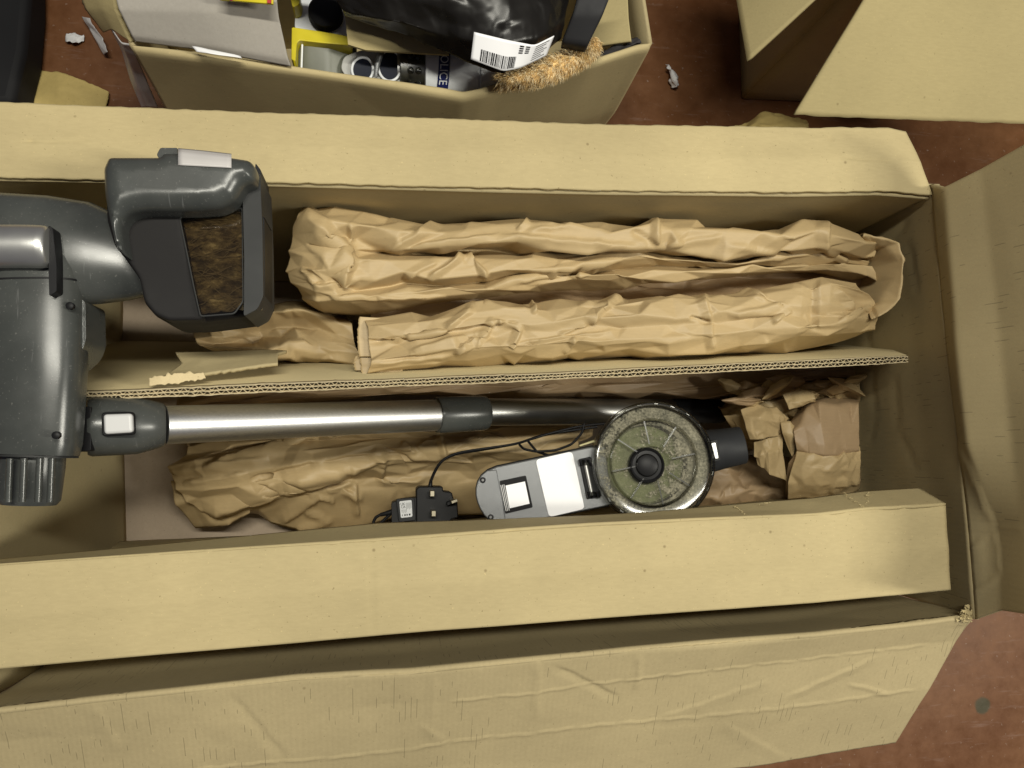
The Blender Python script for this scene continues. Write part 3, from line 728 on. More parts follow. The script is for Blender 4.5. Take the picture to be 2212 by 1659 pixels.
# strip between the divider and the wand
paper('crumpled_paper', 'shaded long strip of crumpled kraft paper between divider and metal tube', [
    [(380, 850, .16), (700, 800, .16), (1000, 790, .17), (1400, 780, .19), (1855, 775, .20)],
    [(385, 868, .20), (500, 855, .21), (700, 842, .21), (1000, 826, .20), (1400, 806, .19), (1700, 798, .20), (1852, 798, .21)],
    [(390, 878, .19), (600, 858, .19), (900, 842, .19), (1200, 830, .18), (1500, 826, .18), (1750, 820, .19), (1850, 815, .20)],
    [(395, 884, .195), (600, 868, .195), (900, 852, .19), (1150, 842, .19), (1350, 848, .188), (1480, 858, .185), (1560, 858, .185), (1640, 834, .19)],
    [(400, 888, .10), (600, 872, .10), (900, 855, .10), (1200, 846, .11), (1480, 852, .12), (1560, 852, .12), (1650, 836, .12)]], 420, [10, 12, 14, 10], CR(1.25, 150), 74, 'paper_shade', .12)
# big sheet under the tube
paper('crumpled_paper', 'wide rumpled kraft sheet lying under the metal tube beside the plug', [
    [(395, 935, .06), (600, 925, .07), (900, 905, .08), (1280, 890, .09)],
    [(404, 962, .10), (520, 950, .125), (657, 942, .135), (900, 932, .13), (1280, 920, .12)],
    [(408, 982, .105), (470, 985, .12), (560, 968, .115), (700, 947, .12), (900, 944, .125), (1280, 942, .12)],
    [(362, 1016, .11), (442, 1003, .135), (600, 982, .14), (760, 958, .138), (900, 958, .130), (1250, 955, .12)],
    [(368, 1034, .12), (500, 1028, .146), (640, 1003, .15), (790, 983, .142), (940, 974, .128), (1250, 972, .12)],
    [(380, 1058, .12), (480, 1056, .142), (620, 1040, .14), (754, 1019, .135), (860, 1002, .12), (1060, 998, .11), (1290, 998, .11)],
    [(402, 1084, .115), (520, 1074, .13), (640, 1054, .125), (760, 1040, .11), (880, 1024, .105), (1060, 1020, .10), (1290, 1030, .10)],
    [(436, 1109, .10), (540, 1092, .112), (650, 1074, .108), (780, 1060, .10), (900, 1045, .098), (1060, 1042, .09), (1290, 1060, .09)],
    [(445, 1112, .06), (524, 1103, .055), (600, 1128, .06), (689, 1143, .05), (748, 1144, .05), (830, 1128, .055), (960, 1112, .05), (1290, 1110, .05)]],
    440, [8, 12, 12, 12, 14, 14, 14, 12], [(.10, .042, .0075, .9), ('pleat', 90, 1.1, .0060)], 78, 'paper', .02, lines=[(331.8 + a*.325, 829.5 + b*.325, 331.8 + c*.325, 829.5 + d*.325, h*1.4, w*.325) for a, b, c, d, h, w in (
        (340, 540, 1000, 360, .0055, 80), (110, 576, 760, 500, .0040, 60), (860, 720, 350, 868, .0065, 110), (1300, 590, 840, 725, .0065, 110), (1560, 480, 1290, 592, .0050, 80), (640, 640, 1110, 520, -.0050, 60), (1110, 520, 1460, 470, -.0040, 60),
        (1110, 742, 850, 925, .0050, 70), (1440, 490, 1960, 480, .0045, 60), (1150, 705, 1330, 640, .0045, 40), (1340, 650, 1360, 880, .0040, 50), (1480, 640, 1800, 630, .0045, 50), (1100, 740, 1210, 780, .004, 30), (1000, 830, 1150, 900, .0045, 40), (950, 960, 1200, 900, .0045, 40), (1250, 700, 1400, 760, .004, 40), (1900, 330, 1950, 480, .004, 40), (1530, 480, 1520, 640, .0035, 50), (200, 660, 620, 590, .003, 60), (1650, 380, 1750, 460, .003, 60))],
        more=(
        ([[(372, 1040, .085), (440, 1030, .09), (520, 1030, .09)], [(385, 1075, .09), (450, 1060, .095), (540, 1060, .095)], [(423, 1138, .05), (470, 1128, .06), (545, 1098, .08)]], 50, [10, 12], CR(.7), 'paper', .0006),), ragged=.0008)
# bottom paper beyond the bin
paper('crumpled_paper', 'low shaded kraft paper tucked between round dust bin and front flap', [
    [(1480, 985, .08), (1600, 985, .10), (1712, 985, .10)], [(1480, 1015, .14), (1570, 1010, .165), (1640, 1020, .16), (1708, 1025, .15)],
    [(1480, 1045, .15), (1580, 1040, .165), (1660, 1045, .17), (1706, 1050, .16)], [(1470, 1075, .16), (1590, 1072, .175), (1704, 1070, .17)],
    [(1460, 1110, .13), (1590, 1104, .14), (1706, 1098, .13)]], 130, [12, 12, 12, 10], [(.05, .03, .004, .4), ('pleat', 30, .5, .0036)], 83, 'paper_shade', .06, du=(4, 16), jit=.0020)
# crumpled heap and the flat folded block at the right end
cr_f = [(.026, .018, .0080, .3), ('pleat', 130, .28, .0050)]
rf = random.Random(44); flakes = []
for k in range(16):
    cx = rf.uniform(1580, 1845); cy = 850 - (cx-1580)*.10 + rf.uniform(-18, 22); w = rf.uniform(22, 46); h_ = rf.uniform(8, 16); an = rf.uniform(-.7, .5); z0 = rf.uniform(.222, .25)
    ca, sa = math.cos(an), math.sin(an)
    def q_(u, v, dz): return (cx + ca*u*w - sa*v*h_, cy + sa*u*w + ca*v*h_, z0 + dz)
    e = [rf.uniform(-.3, .3) for _ in range(6)]
    flakes.append(([[q_(-1, -.2 + e[0], -.006), q_(-.4, -1 + e[1], .000), q_(.4, -.9 + e[2], .002), q_(1, -.3, -.008)], [q_(-1.1, 0, 0), q_(-.3, 0 + e[3], .006), q_(.4, .1, .003), q_(1.1, 0, -.002)],
                    [q_(-.8, .5 + e[4], -.008), q_(-.2, 1, -.003), q_(.5, 1 + e[5], -.004), q_(.9, .4, -.012)]], 30, [9, 9], [(.02, .014, .0020, .4), ('pleat', 14, .22, .0024)], 'paper' if k % 3 else 'paper_shade', 0))
paper('paper_heap', 'tightly crumpled brown paper heap beyond the ends of the two nozzles', [
    [(1545, 870, .12), (1640, 826, .14), (1750, 815, .15), (1856, 808, .16)], [(1552, 880, .17), (1648, 846, .20), (1760, 832, .215), (1857, 828, .22)],
    [(1565, 900, .185), (1660, 868, .215), (1750, 850, .225), (1856, 845, .225)], [(1585, 930, .17), (1665, 905, .205), (1735, 885, .21), (1853, 872, .20)],
    [(1610, 970, .12), (1680, 940, .15), (1735, 915, .15), (1850, 885, .15)]], 220, [12, 16, 16, 12], cr_f, 91, 'paper', .1, du=(4, 14), jit=.003, more=(
    ([[(1600, 885, .23), (1635, 870, .235), (1680, 880, .24), (1706, 903, .235)], [(1608, 912, .238), (1650, 900, .25), (1690, 915, .245), (1702, 922, .235)], [(1620, 950, .235), (1650, 948, .242), (1688, 935, .235), (1696, 938, .23)]], 70, [16, 16], [(.03, .03, .0030, .5), ('pleat', 40, .35, .0030)], 'paper', 0),
    ([[(1627, 952, .225), (1655, 948, .238), (1690, 930, .235)], [(1628, 985, .232), (1662, 978, .245), (1694, 975, .24)], [(1636, 1004, .228), (1662, 1026, .238), (1698, 1038, .232)]], 60, [16, 16], [(.04, .03, .0025), ('pleat', 22, .4, .0022)], 'paper', 0),
    ([[(1686, 912, .245), (1700, 905, .25), (1724, 928, .25)], [(1690, 935, .248), (1706, 938, .252), (1727, 940, .253)], [(1700, 960, .24), (1706, 966, .244), (1717, 955, .245)], [(1711, 986, .24), (1712, 987, .24), (1713, 986, .24)]], 24, [6, 6, 6], [(.012, .012, .0012)], 'paper', 0),
    ([[(1690, 850, .245), (1730, 838, .25), (1758, 850, .25)], [(1700, 872, .25), (1735, 868, .258), (1760, 862, .255)], [(1705, 885, .25), (1730, 878, .252), (1762, 868, .25)]], 40, [8, 8], [(.014, .012, .002)], 'paper', 0),) + tuple(flakes))
paper('folded_paper_block', 'flat folded brown paper block with smooth upper face against the carton end', [
    [(1712, 905, .20), (1735, 872, .22), (1780, 858, .22), (1856, 862, .21)], [(1710, 912, .245), (1736, 882, .258), (1770, 868, .262), (1855, 870, .258)],
    [(1714, 930, .256), (1775, 920, .272), (1856, 922, .262)], [(1718, 955, .256), (1780, 960, .272), (1856, 955, .262)],
    [(1722, 971, .255), (1750, 978, .266), (1790, 985, .270), (1856, 973, .262)], [(1722, 974, .246), (1750, 981, .258), (1790, 988, .262), (1856, 976, .254)],
    [(1704, 1000, .236), (1726, 1004, .252), (1790, 1012, .254), (1858, 1010, .248)], [(1699, 1030, .226), (1728, 1035, .246), (1790, 1042, .248), (1859, 1038, .240)],
    [(1698, 1052, .22), (1730, 1058, .236), (1790, 1062, .236), (1858, 1050, .228)], [(1700, 1086, .17), (1740, 1086, .18), (1800, 1076, .18), (1856, 1062, .18)]],
    120, [5, 8, 14, 8, 2, 10, 12, 10, 8], [(.05, .05, .0010, .2)], 97, 'paper_shade', .08, du=(10, 30), jit=.0004, more=(
    ([[(1722, 966, .2500), (1750, 972, .2580), (1790, 978, .2600), (1855, 966, .2530)], [(1720, 978, .2540), (1750, 985, .2620), (1790, 992, .2640), (1856, 980, .2570)], [(1714, 1004, .250), (1736, 1008, .262), (1790, 1015, .263), (1857, 1012, .256)], [(1702, 1044, .244), (1736, 1048, .252), (1795, 1052, .252), (1858, 1046, .244)], [(1702, 1080, .22), (1745, 1078, .225), (1800, 1070, .225), (1855, 1058, .22)]], 90, [4, 12, 14, 10], [(.04, .05, .0030, .2), ('pleat', 46, .5, .0030)], 'paper', 0),))
# ================================================================ stick vacuum: floor head, swivel column, wand
def build_vacuum():
    root = thing('stick_vacuum', 'grey stick vacuum with square floor head and metal wand lying in the carton', 'vacuum', P(90, 900, .36))
    # head: base tray, domed hood, dark recess, brush window, bumper
    base = [(224, 470), (240, 525), (262, 552), (296, 600), (306, 651), (330, 680), (360, 695), (429, 693), (531, 680), (553, 664), (560, 640), (560, 380), (545, 352), (230, 352), (222, 400)]
    dome('head_body', roundrect(base, 9, 4), .440, .010, .05, M['recess'], root)
    hood = [(214, 356), (226, 330), (340, 330), (346, 321), (384, 321), (498, 331), (536, 337), (550, 356), (548, 384), (522, 394), (506, 424), (470, 443), (410, 447), (300, 447), (264, 455), (252, 480), (258, 520), (262, 546), (240, 525), (228, 471), (216, 411)]
    hd = dome('hood', roundrect(hood, [6, 8, 3, 3, 3, 6, 8, 8, 5, 5, 10, 12, 16, 18, 20, 12, 10, 3, 12, 16, 14], 5), .477, .013, .03, M['grey'], root)
    grid('rating_label', loft([[(385, 321, .4690), (440, 326, .4690), (500, 333, .4690)], [(385, 330, .4752), (500, 341, .4752)], [(385, 343, .4774), (500, 351, .4774)], [(385, 357, .4778), (500, 363, .4778)]], 12, [3, 3, 3], 0), M['tape'], hd, .0004, 1)
    # tab on the hood's back edge
    slab('rear_tab', [(x, y, .470) for x, y in roundrect([(338, 334), (346, 319), (384, 319), (384, 340), (345, 345)], 4, 3)], .02, M['grey'], hd, .002, 2)
    # brush seen through the window
    win = [(389, 470), (440, 462), (500, 456), (522, 450), (524, 650), (506, 676), (434, 682), (420, 620), (404, 540)]
    a, b = P(462, 452, .4325), P(484, 680, .4355)
    G = []
    rng = np.random.default_rng(8)
    nu, nv = 90, 40
    ax = (b - a); pr = ax.cross(Vector((0, 0, 1))).normalized(); L_ = ax.length; ax.normalize()
    for i in range(nv+1):
        an = math.pi*(i/nv)
        G.append([a + ax*(L_*j/nu) - pr*math.cos(an)*.031 + Vector((0, 0, 1))*(math.sin(an)*.013) for j in range(nu+1)])
    G = np.array([[tuple(p) for p in r] for r in G]); G += rng.normal(0, .0006, G.shape)
    grid('brush_roll', G, M['hair'], root)
    dome('recess_panel', roundrect([(262, 462), (389, 466), (404, 540), (420, 620), (437, 690), (362, 692), (332, 678), (310, 650), (300, 600), (268, 552), (254, 520)], [14, 3, 3, 3, 3, 10, 10, 10, 10, 8, 10], 3), .4500, .003, .014, M['recess'], root)
    # loose hairs wound round the brush, one joined part
    V, Fc = [], []
    rr = random.Random(12)
    for k in range(70):
        an = rr.uniform(.4, 2.75); j = rr.uniform(.02, .98); ln = rr.uniform(.3, .9); sl = rr.uniform(-.25, .25)
        pts = []
        for q in range(5):
            A = an + ln*(q/4 - .5)
            if not .15 < A < 3.0: continue
            J = min(.99, max(.01, j + sl*(q/4-.5) + rr.uniform(-.02, .02)))
            pts.append(a + ax*(L_*J) - pr*math.cos(A)*.0315 + Vector((0, 0, 1))*(math.sin(A)*.0132 + rr.uniform(.0004, .0016)))
        for q in range(len(pts)-1):
            n = len(V); w = ax*.00035
            V += [pts[q]-w, pts[q]+w, pts[q+1]+w, pts[q+1]-w]; Fc.append((n, n+1, n+2, n+3))
    tag(obj('brush_hair', V, Fc, M['hairs'], root), kind='stuff')
    slab('window', [(x, y, .4480 + (y - 450)*3.4e-5) for x, y in roundrect(win, 6, 3)], .0012, M['pane'], root, 0, 1)
    # window surround
    inn = roundrect(win, 6, 3); cx, cy = 462, 570
    outr = [(cx + (x-cx)*1.05 - 1, cy + (y-cy)*1.03, .4475 + (y-450)*3.4e-5) for x, y in inn]
    ring_v = [P(*p) for p in outr] + [P(x, y, .4490 + (y-450)*3.4e-5) for x, y in inn] + [P(x, y, .436) for x, y in inn]
    n = len(inn)
    rf = [(i, (i+1) % n, n+(i+1) % n, n+i) for i in range(n)] + [(n+i, n+(i+1) % n, 2*n+(i+1) % n, 2*n+i) for i in range(n)]
    fix(obj('window_frame', ring_v, rf, M['grey_dk'], root))
    slab('front_bumper', [(x, y, .452) for x, y in roundrect([(523, 394), (548, 386), (562, 372), (567, 500), (569, 640), (556, 668), (526, 684), (527, 560)], 7, 3)], .06, M['grey_dk'], root, .006, 4)
    slab('bumper_strip', [(x, y, .446) for x, y in roundrect([(552, 352), (564, 368), (568, 468), (571, 470), (572, 640), (562, 640), (560, 470), (550, 372)], 4, 3)], .04, M['black'], root, .003, 2)
    slab('end_cap', [(530, 356, .468), (552, 360, .466), (554, 386, .464), (532, 384, .466)], .02, M['black'], root, .002, 2)
    # arm (rounded body that carries the head)
    arm = [((-120, 528), 110), ((0, 535), 112), ((100, 540), 112), ((180, 548), 108), ((240, 562), 94), ((300, 576), 72), ((345, 586), 48), ((374, 592), 26), ((388, 595), 4)]
    tube('arm', [P(x, y, .412) for (x, y), r in arm], [pm(r, .42) for (x, y), r in arm], M['grey'], root, 64, True, .58, 60, ex=2.4)
    cyl = [((-120, 532), 44), ((60, 532), 44), ((90, 533), 44), ((104, 533), 42), ((110, 533), 36)]
    tube('hinge_barrel', [P(x, y, .449) for (x, y), r in cyl], [pm(r, .45) for (x, y), r in cyl], M['silver'], root, 40, True, .85, 60)
    slab('hinge_cheek', [(x, y, .452) for x, y in roundrect([(104, 486), (114, 492), (122, 570), (122, 630), (106, 640), (104, 560)], 5, 3)], .03, M['black'], root, .002, 2)
    # swivel column going down the picture, with ribbed dial
    colp = [((86, 560), 80), ((85, 590), 86), ((82, 800), 88), ((74, 960), 84), ((72, 982), 80)]
    tube('column', [P(x, y, .42) for (x, y), r in colp], [pm(r, .42) for (x, y), r in colp], M['grey'], root, 64, True, .66, 50, ex=3.0)
    tube('column_seam', [P(85, 612, .42), P(85, 616, .42)], [pm(87.6, .42)]*2, M['black'], root, 64, False, .66, 50, ex=3.0)
    for x_, y_ in ((150, 660), (120, 940)):
        c_ = P(x_, y_, .444 if y_ < 800 else .452); tube('screw', [c_ - Vector((0, 0, .004)), c_, c_ + Vector((0, 0, .0004))], [.0030, .0030, .0024], M['black'], root, 14)
    slab('column_rib', [(x, y, .425) for x, y in roundrect([(150, 640), (184, 648), (186, 735), (174, 765), (146, 790)], [4, 10, 12, 14, 4], 3)], .045, M['grey'], root, .006, 4)
    tube('dial', [P(70, 984, .41), P(68, 1010, .41), P(62, 1080, .41), P(61, 1090, .41)], [pm(60, .41), pm(60, .41), pm(57, .41), pm(50, .41)], M['grey'], root, 40, True, .85, 40)
    for k, x in enumerate((18, 48, 82, 108)):
        tube('dial_rib', [P(x + 4, 990, .452 - abs(x-60)*.00028), P(x, 1084, .45 - abs(x-60)*.00028)], [pm(6.5, .45)]*2, M['grey'], root, 12, True, 1.0, 60)
    tube('dial_ring', [P(74, 976, .415), P(73, 987, .415)], [pm(80, .415)]*2, M['grey_dk'], root, 40, True, .8, 40)
    # black latch block between the column and the wand
    slab('latch_block', [(x, y, .395) for x, y in roundrect([(142, 880), (196, 878), (196, 974), (146, 976)], 5, 3)], .05, M['black'], root, .005, 3)
    # wand
    c0, c1, c2, c3 = P(190, 922, .372), P(357, 918, .353), P(946, 897, .225), P(1463, 889, .150)
    con = [(0, 56), (.05, 59), (.62, 58), (.80, 52), (.97, 45), (1., 40)]
    axis_tube('wand_socket', c0, c1, [(t, pm(r, .36)) for t, r in con], M['grey'], root, seg=48)
    q = [(222, 895), (284, 893), (286, 934), (224, 938)]
    bt = roundrect(q, 8, 4)
    slab('release_recess', [(x, y, .3955) for x, y in roundrect([(218, 891), (288, 889), (290, 939), (220, 943)], 9, 4)], .006, M['black'], root, .001, 1)
    slab('release_button', [(x, y, .3995) for x, y in bt], .007, M['button'], root, .0025, 3)
    axis_tube('wand_tube', c1, c2, [(0, .0176), (1, .0176)], M['metal'], root, seg=64)
    cc = P(1050, 892, .205); ce = P(943, 897, .226)
    axis_tube('wand_collar', ce, cc, [(0, .0195), (.04, .0205), (.9, .0205), (.98, .0195), (1, .017)], M['grey'], root, seg=48)
    axis_tube('inner_tube', P(1046, 890, .2065), c3, [(0, .0160), (1, .0160)], M['dark_metal'], root, seg=64)
    axis_tube('wand_end', P(1450, 889, .152), P(1560, 888, .136), [(0, .0162), (.05, .0166), (.97, .0156), (1, .0145)], M['soft_black'], root, seg=48)
M['hairs'] = plain('loose_hair', (.13, .10, .055), .7)
M['recess'] = plain('charcoal_plastic', (.020, .019, .019), .65, 0, .08, .08, .12)
M['pane'] = clear('window_pane', (.80, .76, .68), .0, .10)
M['dark_metal'] = plain('dark_anodised_tube', (.36, .36, .35), .38, 1., .06, .08)
build_vacuum()

# ================================================================ handheld body with the round dust bin
def build_bin():
    C = P(1411, 999, .335)
    n = (Vector((0, 0, 1))*.55 + (CAMP - C).normalized()*.45).normalized()
    root = thing('handheld_vacuum', 'grey handheld vacuum body with round clear dust bin full of dust', 'vacuum', P(1380, 1000, .18))
    Q = lambda x, y, h=0.: PN(x, y, C, n, h)
    down = -n
    s = (Q(1511, 999) - C).length/100.
    # long flat body with the rounded end
    hand = [(1070, 1006), (1277, 962), (1310, 960), (1330, 1090), (1307, 1096), (1097, 1139)]
    tip = []
    for k in range(1, 12):
        t = k/12
        a, b, c_ = np.array((1097, 1139)), np.array((1014, 1130)), np.array((1070, 1006))
        p1, p2 = np.array((1040, 1150)), np.array((985, 1030))
        tip.append(tuple((1-t)**3*a + 3*t*(1-t)**2*p1 + 3*t*t*(1-t)*p2 + t**3*c_))
    outl = hand + tip
    slab('body', [Q(x, y, -.014) for x, y in outl], .045, M['grey_dk'], root, .004, 3, down)
    def inset(o, f, cx=1180., cy=1052.): return [(cx + (x-cx)*f, cy + (y-cy)*(f-.012)) for x, y in o]
    pl = inset(outl, .972)
    slab('face_plate', [Q(x, y, -.0115) for x, y in pl], .006, M['silver_paint'], root, .0012, 2, down)
    slab('end_face', [Q(x, y, -.0108) for x, y in inset([(1073, 1012)] + tip[::-1] + [(1095, 1134)], .975, 1075., 1075.)], .004, M['silver_paint'], root, .001, 2, down)
    for x, y in ((1043, 1037), (1060, 1117)):
        c = Q(x, y, -.0106)
        sc_ = tube('screw', [c, c + n*.0012, c + n*.0014], [s*6.5, s*6.2, s*4.4], M['black'], root, 20, True)
        tube('socket', [c + n*.0012, c + n*.0017], [s*3.0, s*2.9], M['greyink'], sc_, 6, True)
    slab('white_label', [Q(x, y, -.0105) for x, y in roundrect([(1157, 993), (1236, 975), (1263, 1099), (1186, 1117)], 9, 4)], .0008, M['white'], root, 0, 1, down)
    st = slab('dark_sticker', [Q(x, y, -.0105) for x, y in roundrect([(1079, 1039), (1136, 1027), (1151, 1096), (1091, 1110)], 3, 3)], .0008, M['ink'], root, 0, 1, down)
    slab('sticker_panel', [Q(x, y, -.0101) for x, y in ((1092, 1049), (1134, 1040), (1144, 1088), (1101, 1098))], .0004, M['white'], st, 0, 1, down)
    for k in range(3):
        f = 3.4*k
        slab('print_line', [Q(1081 + f, 1048 - f*.2, -.0101), Q(1082.4 + f, 1047.7 - f*.2, -.0101), Q(1094 + f, 1104 - f*.2, -.0101), Q(1092.6 + f, 1104.3 - f*.2, -.0101)], .0003, M['button'], st, 0, 1, down)
    # hinge: dark gap, bar and two knuckles
    slab('hinge_gap', [Q(x, y, -.0098) for x, y in ((1250, 992), (1276, 986), (1300, 1072), (1268, 1079))], .006, M['black'], root, .0008, 1, down)
    hp = tube('hinge_pin', [Q(1264, 1000, -.0075), Q(1279, 1070, -.0075)], s*4, M['silver'], root, 14)
    for x, y in ((1262, 998), (1279, 1068)):
        for dx in (-8, 2, 12):
            tube('hinge_knuckle', [Q(x + dx - 1, y - 6, -.006), Q(x + dx + 2, y + 7, -.006)], s*4.5, M['smoke2'], root, 12)
    # cup
    def lathe(name, prof, mat, parent, seg=96, cx=1411, cy=999, auto=35):
        c = Q(cx, cy, 0); u = (Q(cx + 50, cy) - c).normalized(); v = n.cross(u)
        V, Fc = [], []
        for r, h in prof:
            for k in range(seg):
                a = 6.28318*k/seg; V.append(c + (u*math.cos(a) + v*math.sin(a))*r + n*h)
        for i in range(len(prof)-1):
            for k in range(seg):
                k2 = (k+1) % seg; Fc.append((i*seg+k, i*seg+k2, (i+1)*seg+k2, (i+1)*seg+k))
        return fix(obj(name, V, Fc, mat, parent, True, auto))
    R = 130*s
    cup = lathe('cup', [(R*.93, 0), (R*.955, -.002), (R*.955, -.03), (R*.92, -.085), (R*.1, -.088)], M['smoke2'], root)
    lathe('cup_floor', [(R*.94, -.026), (R*.5, -.028), (R*.01, -.028)], M['grey_dk'], root)
    # filter inside, seen green on the left
    flt = lathe('filter', [(R*.20, -.010), (R*.62, -.011), (R*.66, -.014), (R*.67, -.026)], M['green'], root, 64, 1396, 1005)
    lathe('filter_groove', [(R*.49, -.0097), (R*.515, -.0094), (R*.54, -.0097)], M['green'], flt, 64, 1396, 1005)
    lathe('dust_bed', [(R*.955, -.006), (R*.93, -.0055), (R*.72, -.0052), (R*.5, -.0062), (R*.22, -.0064)], M['dirt'], root, 96)
    # grit
    V, Fc = [], []; rg = random.Random(31)
    c = C; u = (Q(1461, 999) - c).normalized(); v = n.cross(u)
    for k in range(900):
        r = R*math.sqrt(rg.uniform(.08, .84)); a = rg.uniform(0, 6.283)
        lx = math.cos(a)*r/R
        if rg.random() > .45 + .55*lx: continue
        p = c + (u*math.cos(a) + v*math.sin(a))*r - n*(.0062 - rg.uniform(0, .0015))
        z = rg.choice((.0005, .0006, .0008, .0011, .0016 if rg.random() < .3 else .0007)); m = len(V)
        for q in range(4): V.append(p + Vector((rg.uniform(-1, 1), rg.uniform(-1, 1), rg.uniform(-.6, .8)))*z)
        Fc += [(m, m+1, m+2), (m, m+2, m+3), (m, m+3, m+1), (m+1, m+3, m+2)]
    tag(obj('grit', V, Fc, M['grit'], root, False), kind='stuff')
    # lid: clear dished disc with rim, step ring and eight ribs
    lid = lathe('lid', [(R*1.0, -.012), (R*1.015, -.010), (R*1.015, .004), (R*.99, .0072), (R*.955, .0072), (R*.945, .004), (R*.90, .0030), (R*.72, .0026), (R*.705, .0004), (R*.66, .0002), (R*.30, .0002), (R*.285, .004)], M['clear'], root)
    lathe('rim_ring', [(R*.995, .0076), (R*.985, .0082), (R*.975, .0076)], M['clear2'], lid)
    lathe('step_ring', [(R*.735, .0030), (R*.715, .0038), (R*.69, .0012)], M['clear2'], lid)
    for k in range(8):
        a = math.radians(12 + 45*k)
        p0 = c + (u*math.cos(a) + v*math.sin(a))*R*.31 + n*.0006; p1 = c + (u*math.cos(a) + v*math.sin(a))*R*.70 + n*.0006
        w = (u*-math.sin(a) + v*math.cos(a))*.0007
        obj('lid_rib', [p0-w, p1-w, p1+w, p0+w, p0-w+n*.0018, p1-w+n*.0018, p1+w+n*.0018, p0+w+n*.0018], [(3, 2, 1, 0), (4, 5, 6, 7), (0, 1, 5, 4), (1, 2, 6, 5), (2, 3, 7, 6), (3, 0, 4, 7)], M['clear2'], lid, False)
    for k in range(22):                     # little teeth round the rim
        a = math.radians(360/22*k + 4); p = c + (u*math.cos(a) + v*math.sin(a))*R*.965 + n*.0085
        tube('rim_tooth', [p, p + (u*-math.sin(a) + v*math.cos(a))*.004], .0006, M['clear2'], lid, 6)
    cap = lathe('centre_cap', [(R*.30, -.008), (R*.295, .001), (R*.27, .003), (R*.24, .0015), (R*.19, .0018), (R*.175, .004), (R*.12, .0055), (R*.03, .006), (R*.001, .006)], M['black'], root, 64, 1397, 1005)
    lathe('cap_ring', [(R*.185, .0042), (R*.178, .0048), (R*.17, .0044)], M['clear2'], cap, 48, 1397, 1005)
    # outlet nozzle and latch
    a, b = Q(1500, 980, -.035), Q(1605, 961, -.030)
    axis_tube('nozzle', a, b, [(0, 50*s), (.3, 48*s), (.55, 45*s), (.98, 42*s), (1., 40*s)], M['soft_black'], root, seg=48)
    axis_tube('nozzle_bore', b - (b-a)*.02, b + (b-a)*.003, [(0, 35*s), (1, 35*s)], M['ink'], root, seg=32)
    slab('latch_frame', [Q(x, y, .0045) for x, y in roundrect([(1531, 953), (1550, 949), (1557, 994), (1541, 998)], 3, 3)], .016, M['black'], root, .001, 2, down)
    slab('latch_button', [Q(x, y, .0066) for x, y in roundrect([(1536, 957), (1546, 955), (1553, 990), (1545, 992)], 3, 3)], .006, M['silver'], root, .001, 2, down)
    slab('pale_stub', [Q(x, y, -.016) for x, y in ((1251, 961), (1284, 950), (1285, 955), (1252, 965))], .004, M['yellow_pale'], root, .0005, 1, down)
    return Q
M['clear2'] = clear('clear_plastic_edge', (.55, .55, .51), .03, .25)
M['smoke2'] = clear('grey_clear_plastic', (.30, .30, .28), .05, .12)
M['grit'] = plain('pale_grit', (.50, .46, .37), .85, 0, .35, 0, .2, 400)
M['yellow_pale'] = plain('pale_yellow_plastic', (.55, .50, .25), .5)
build_bin()

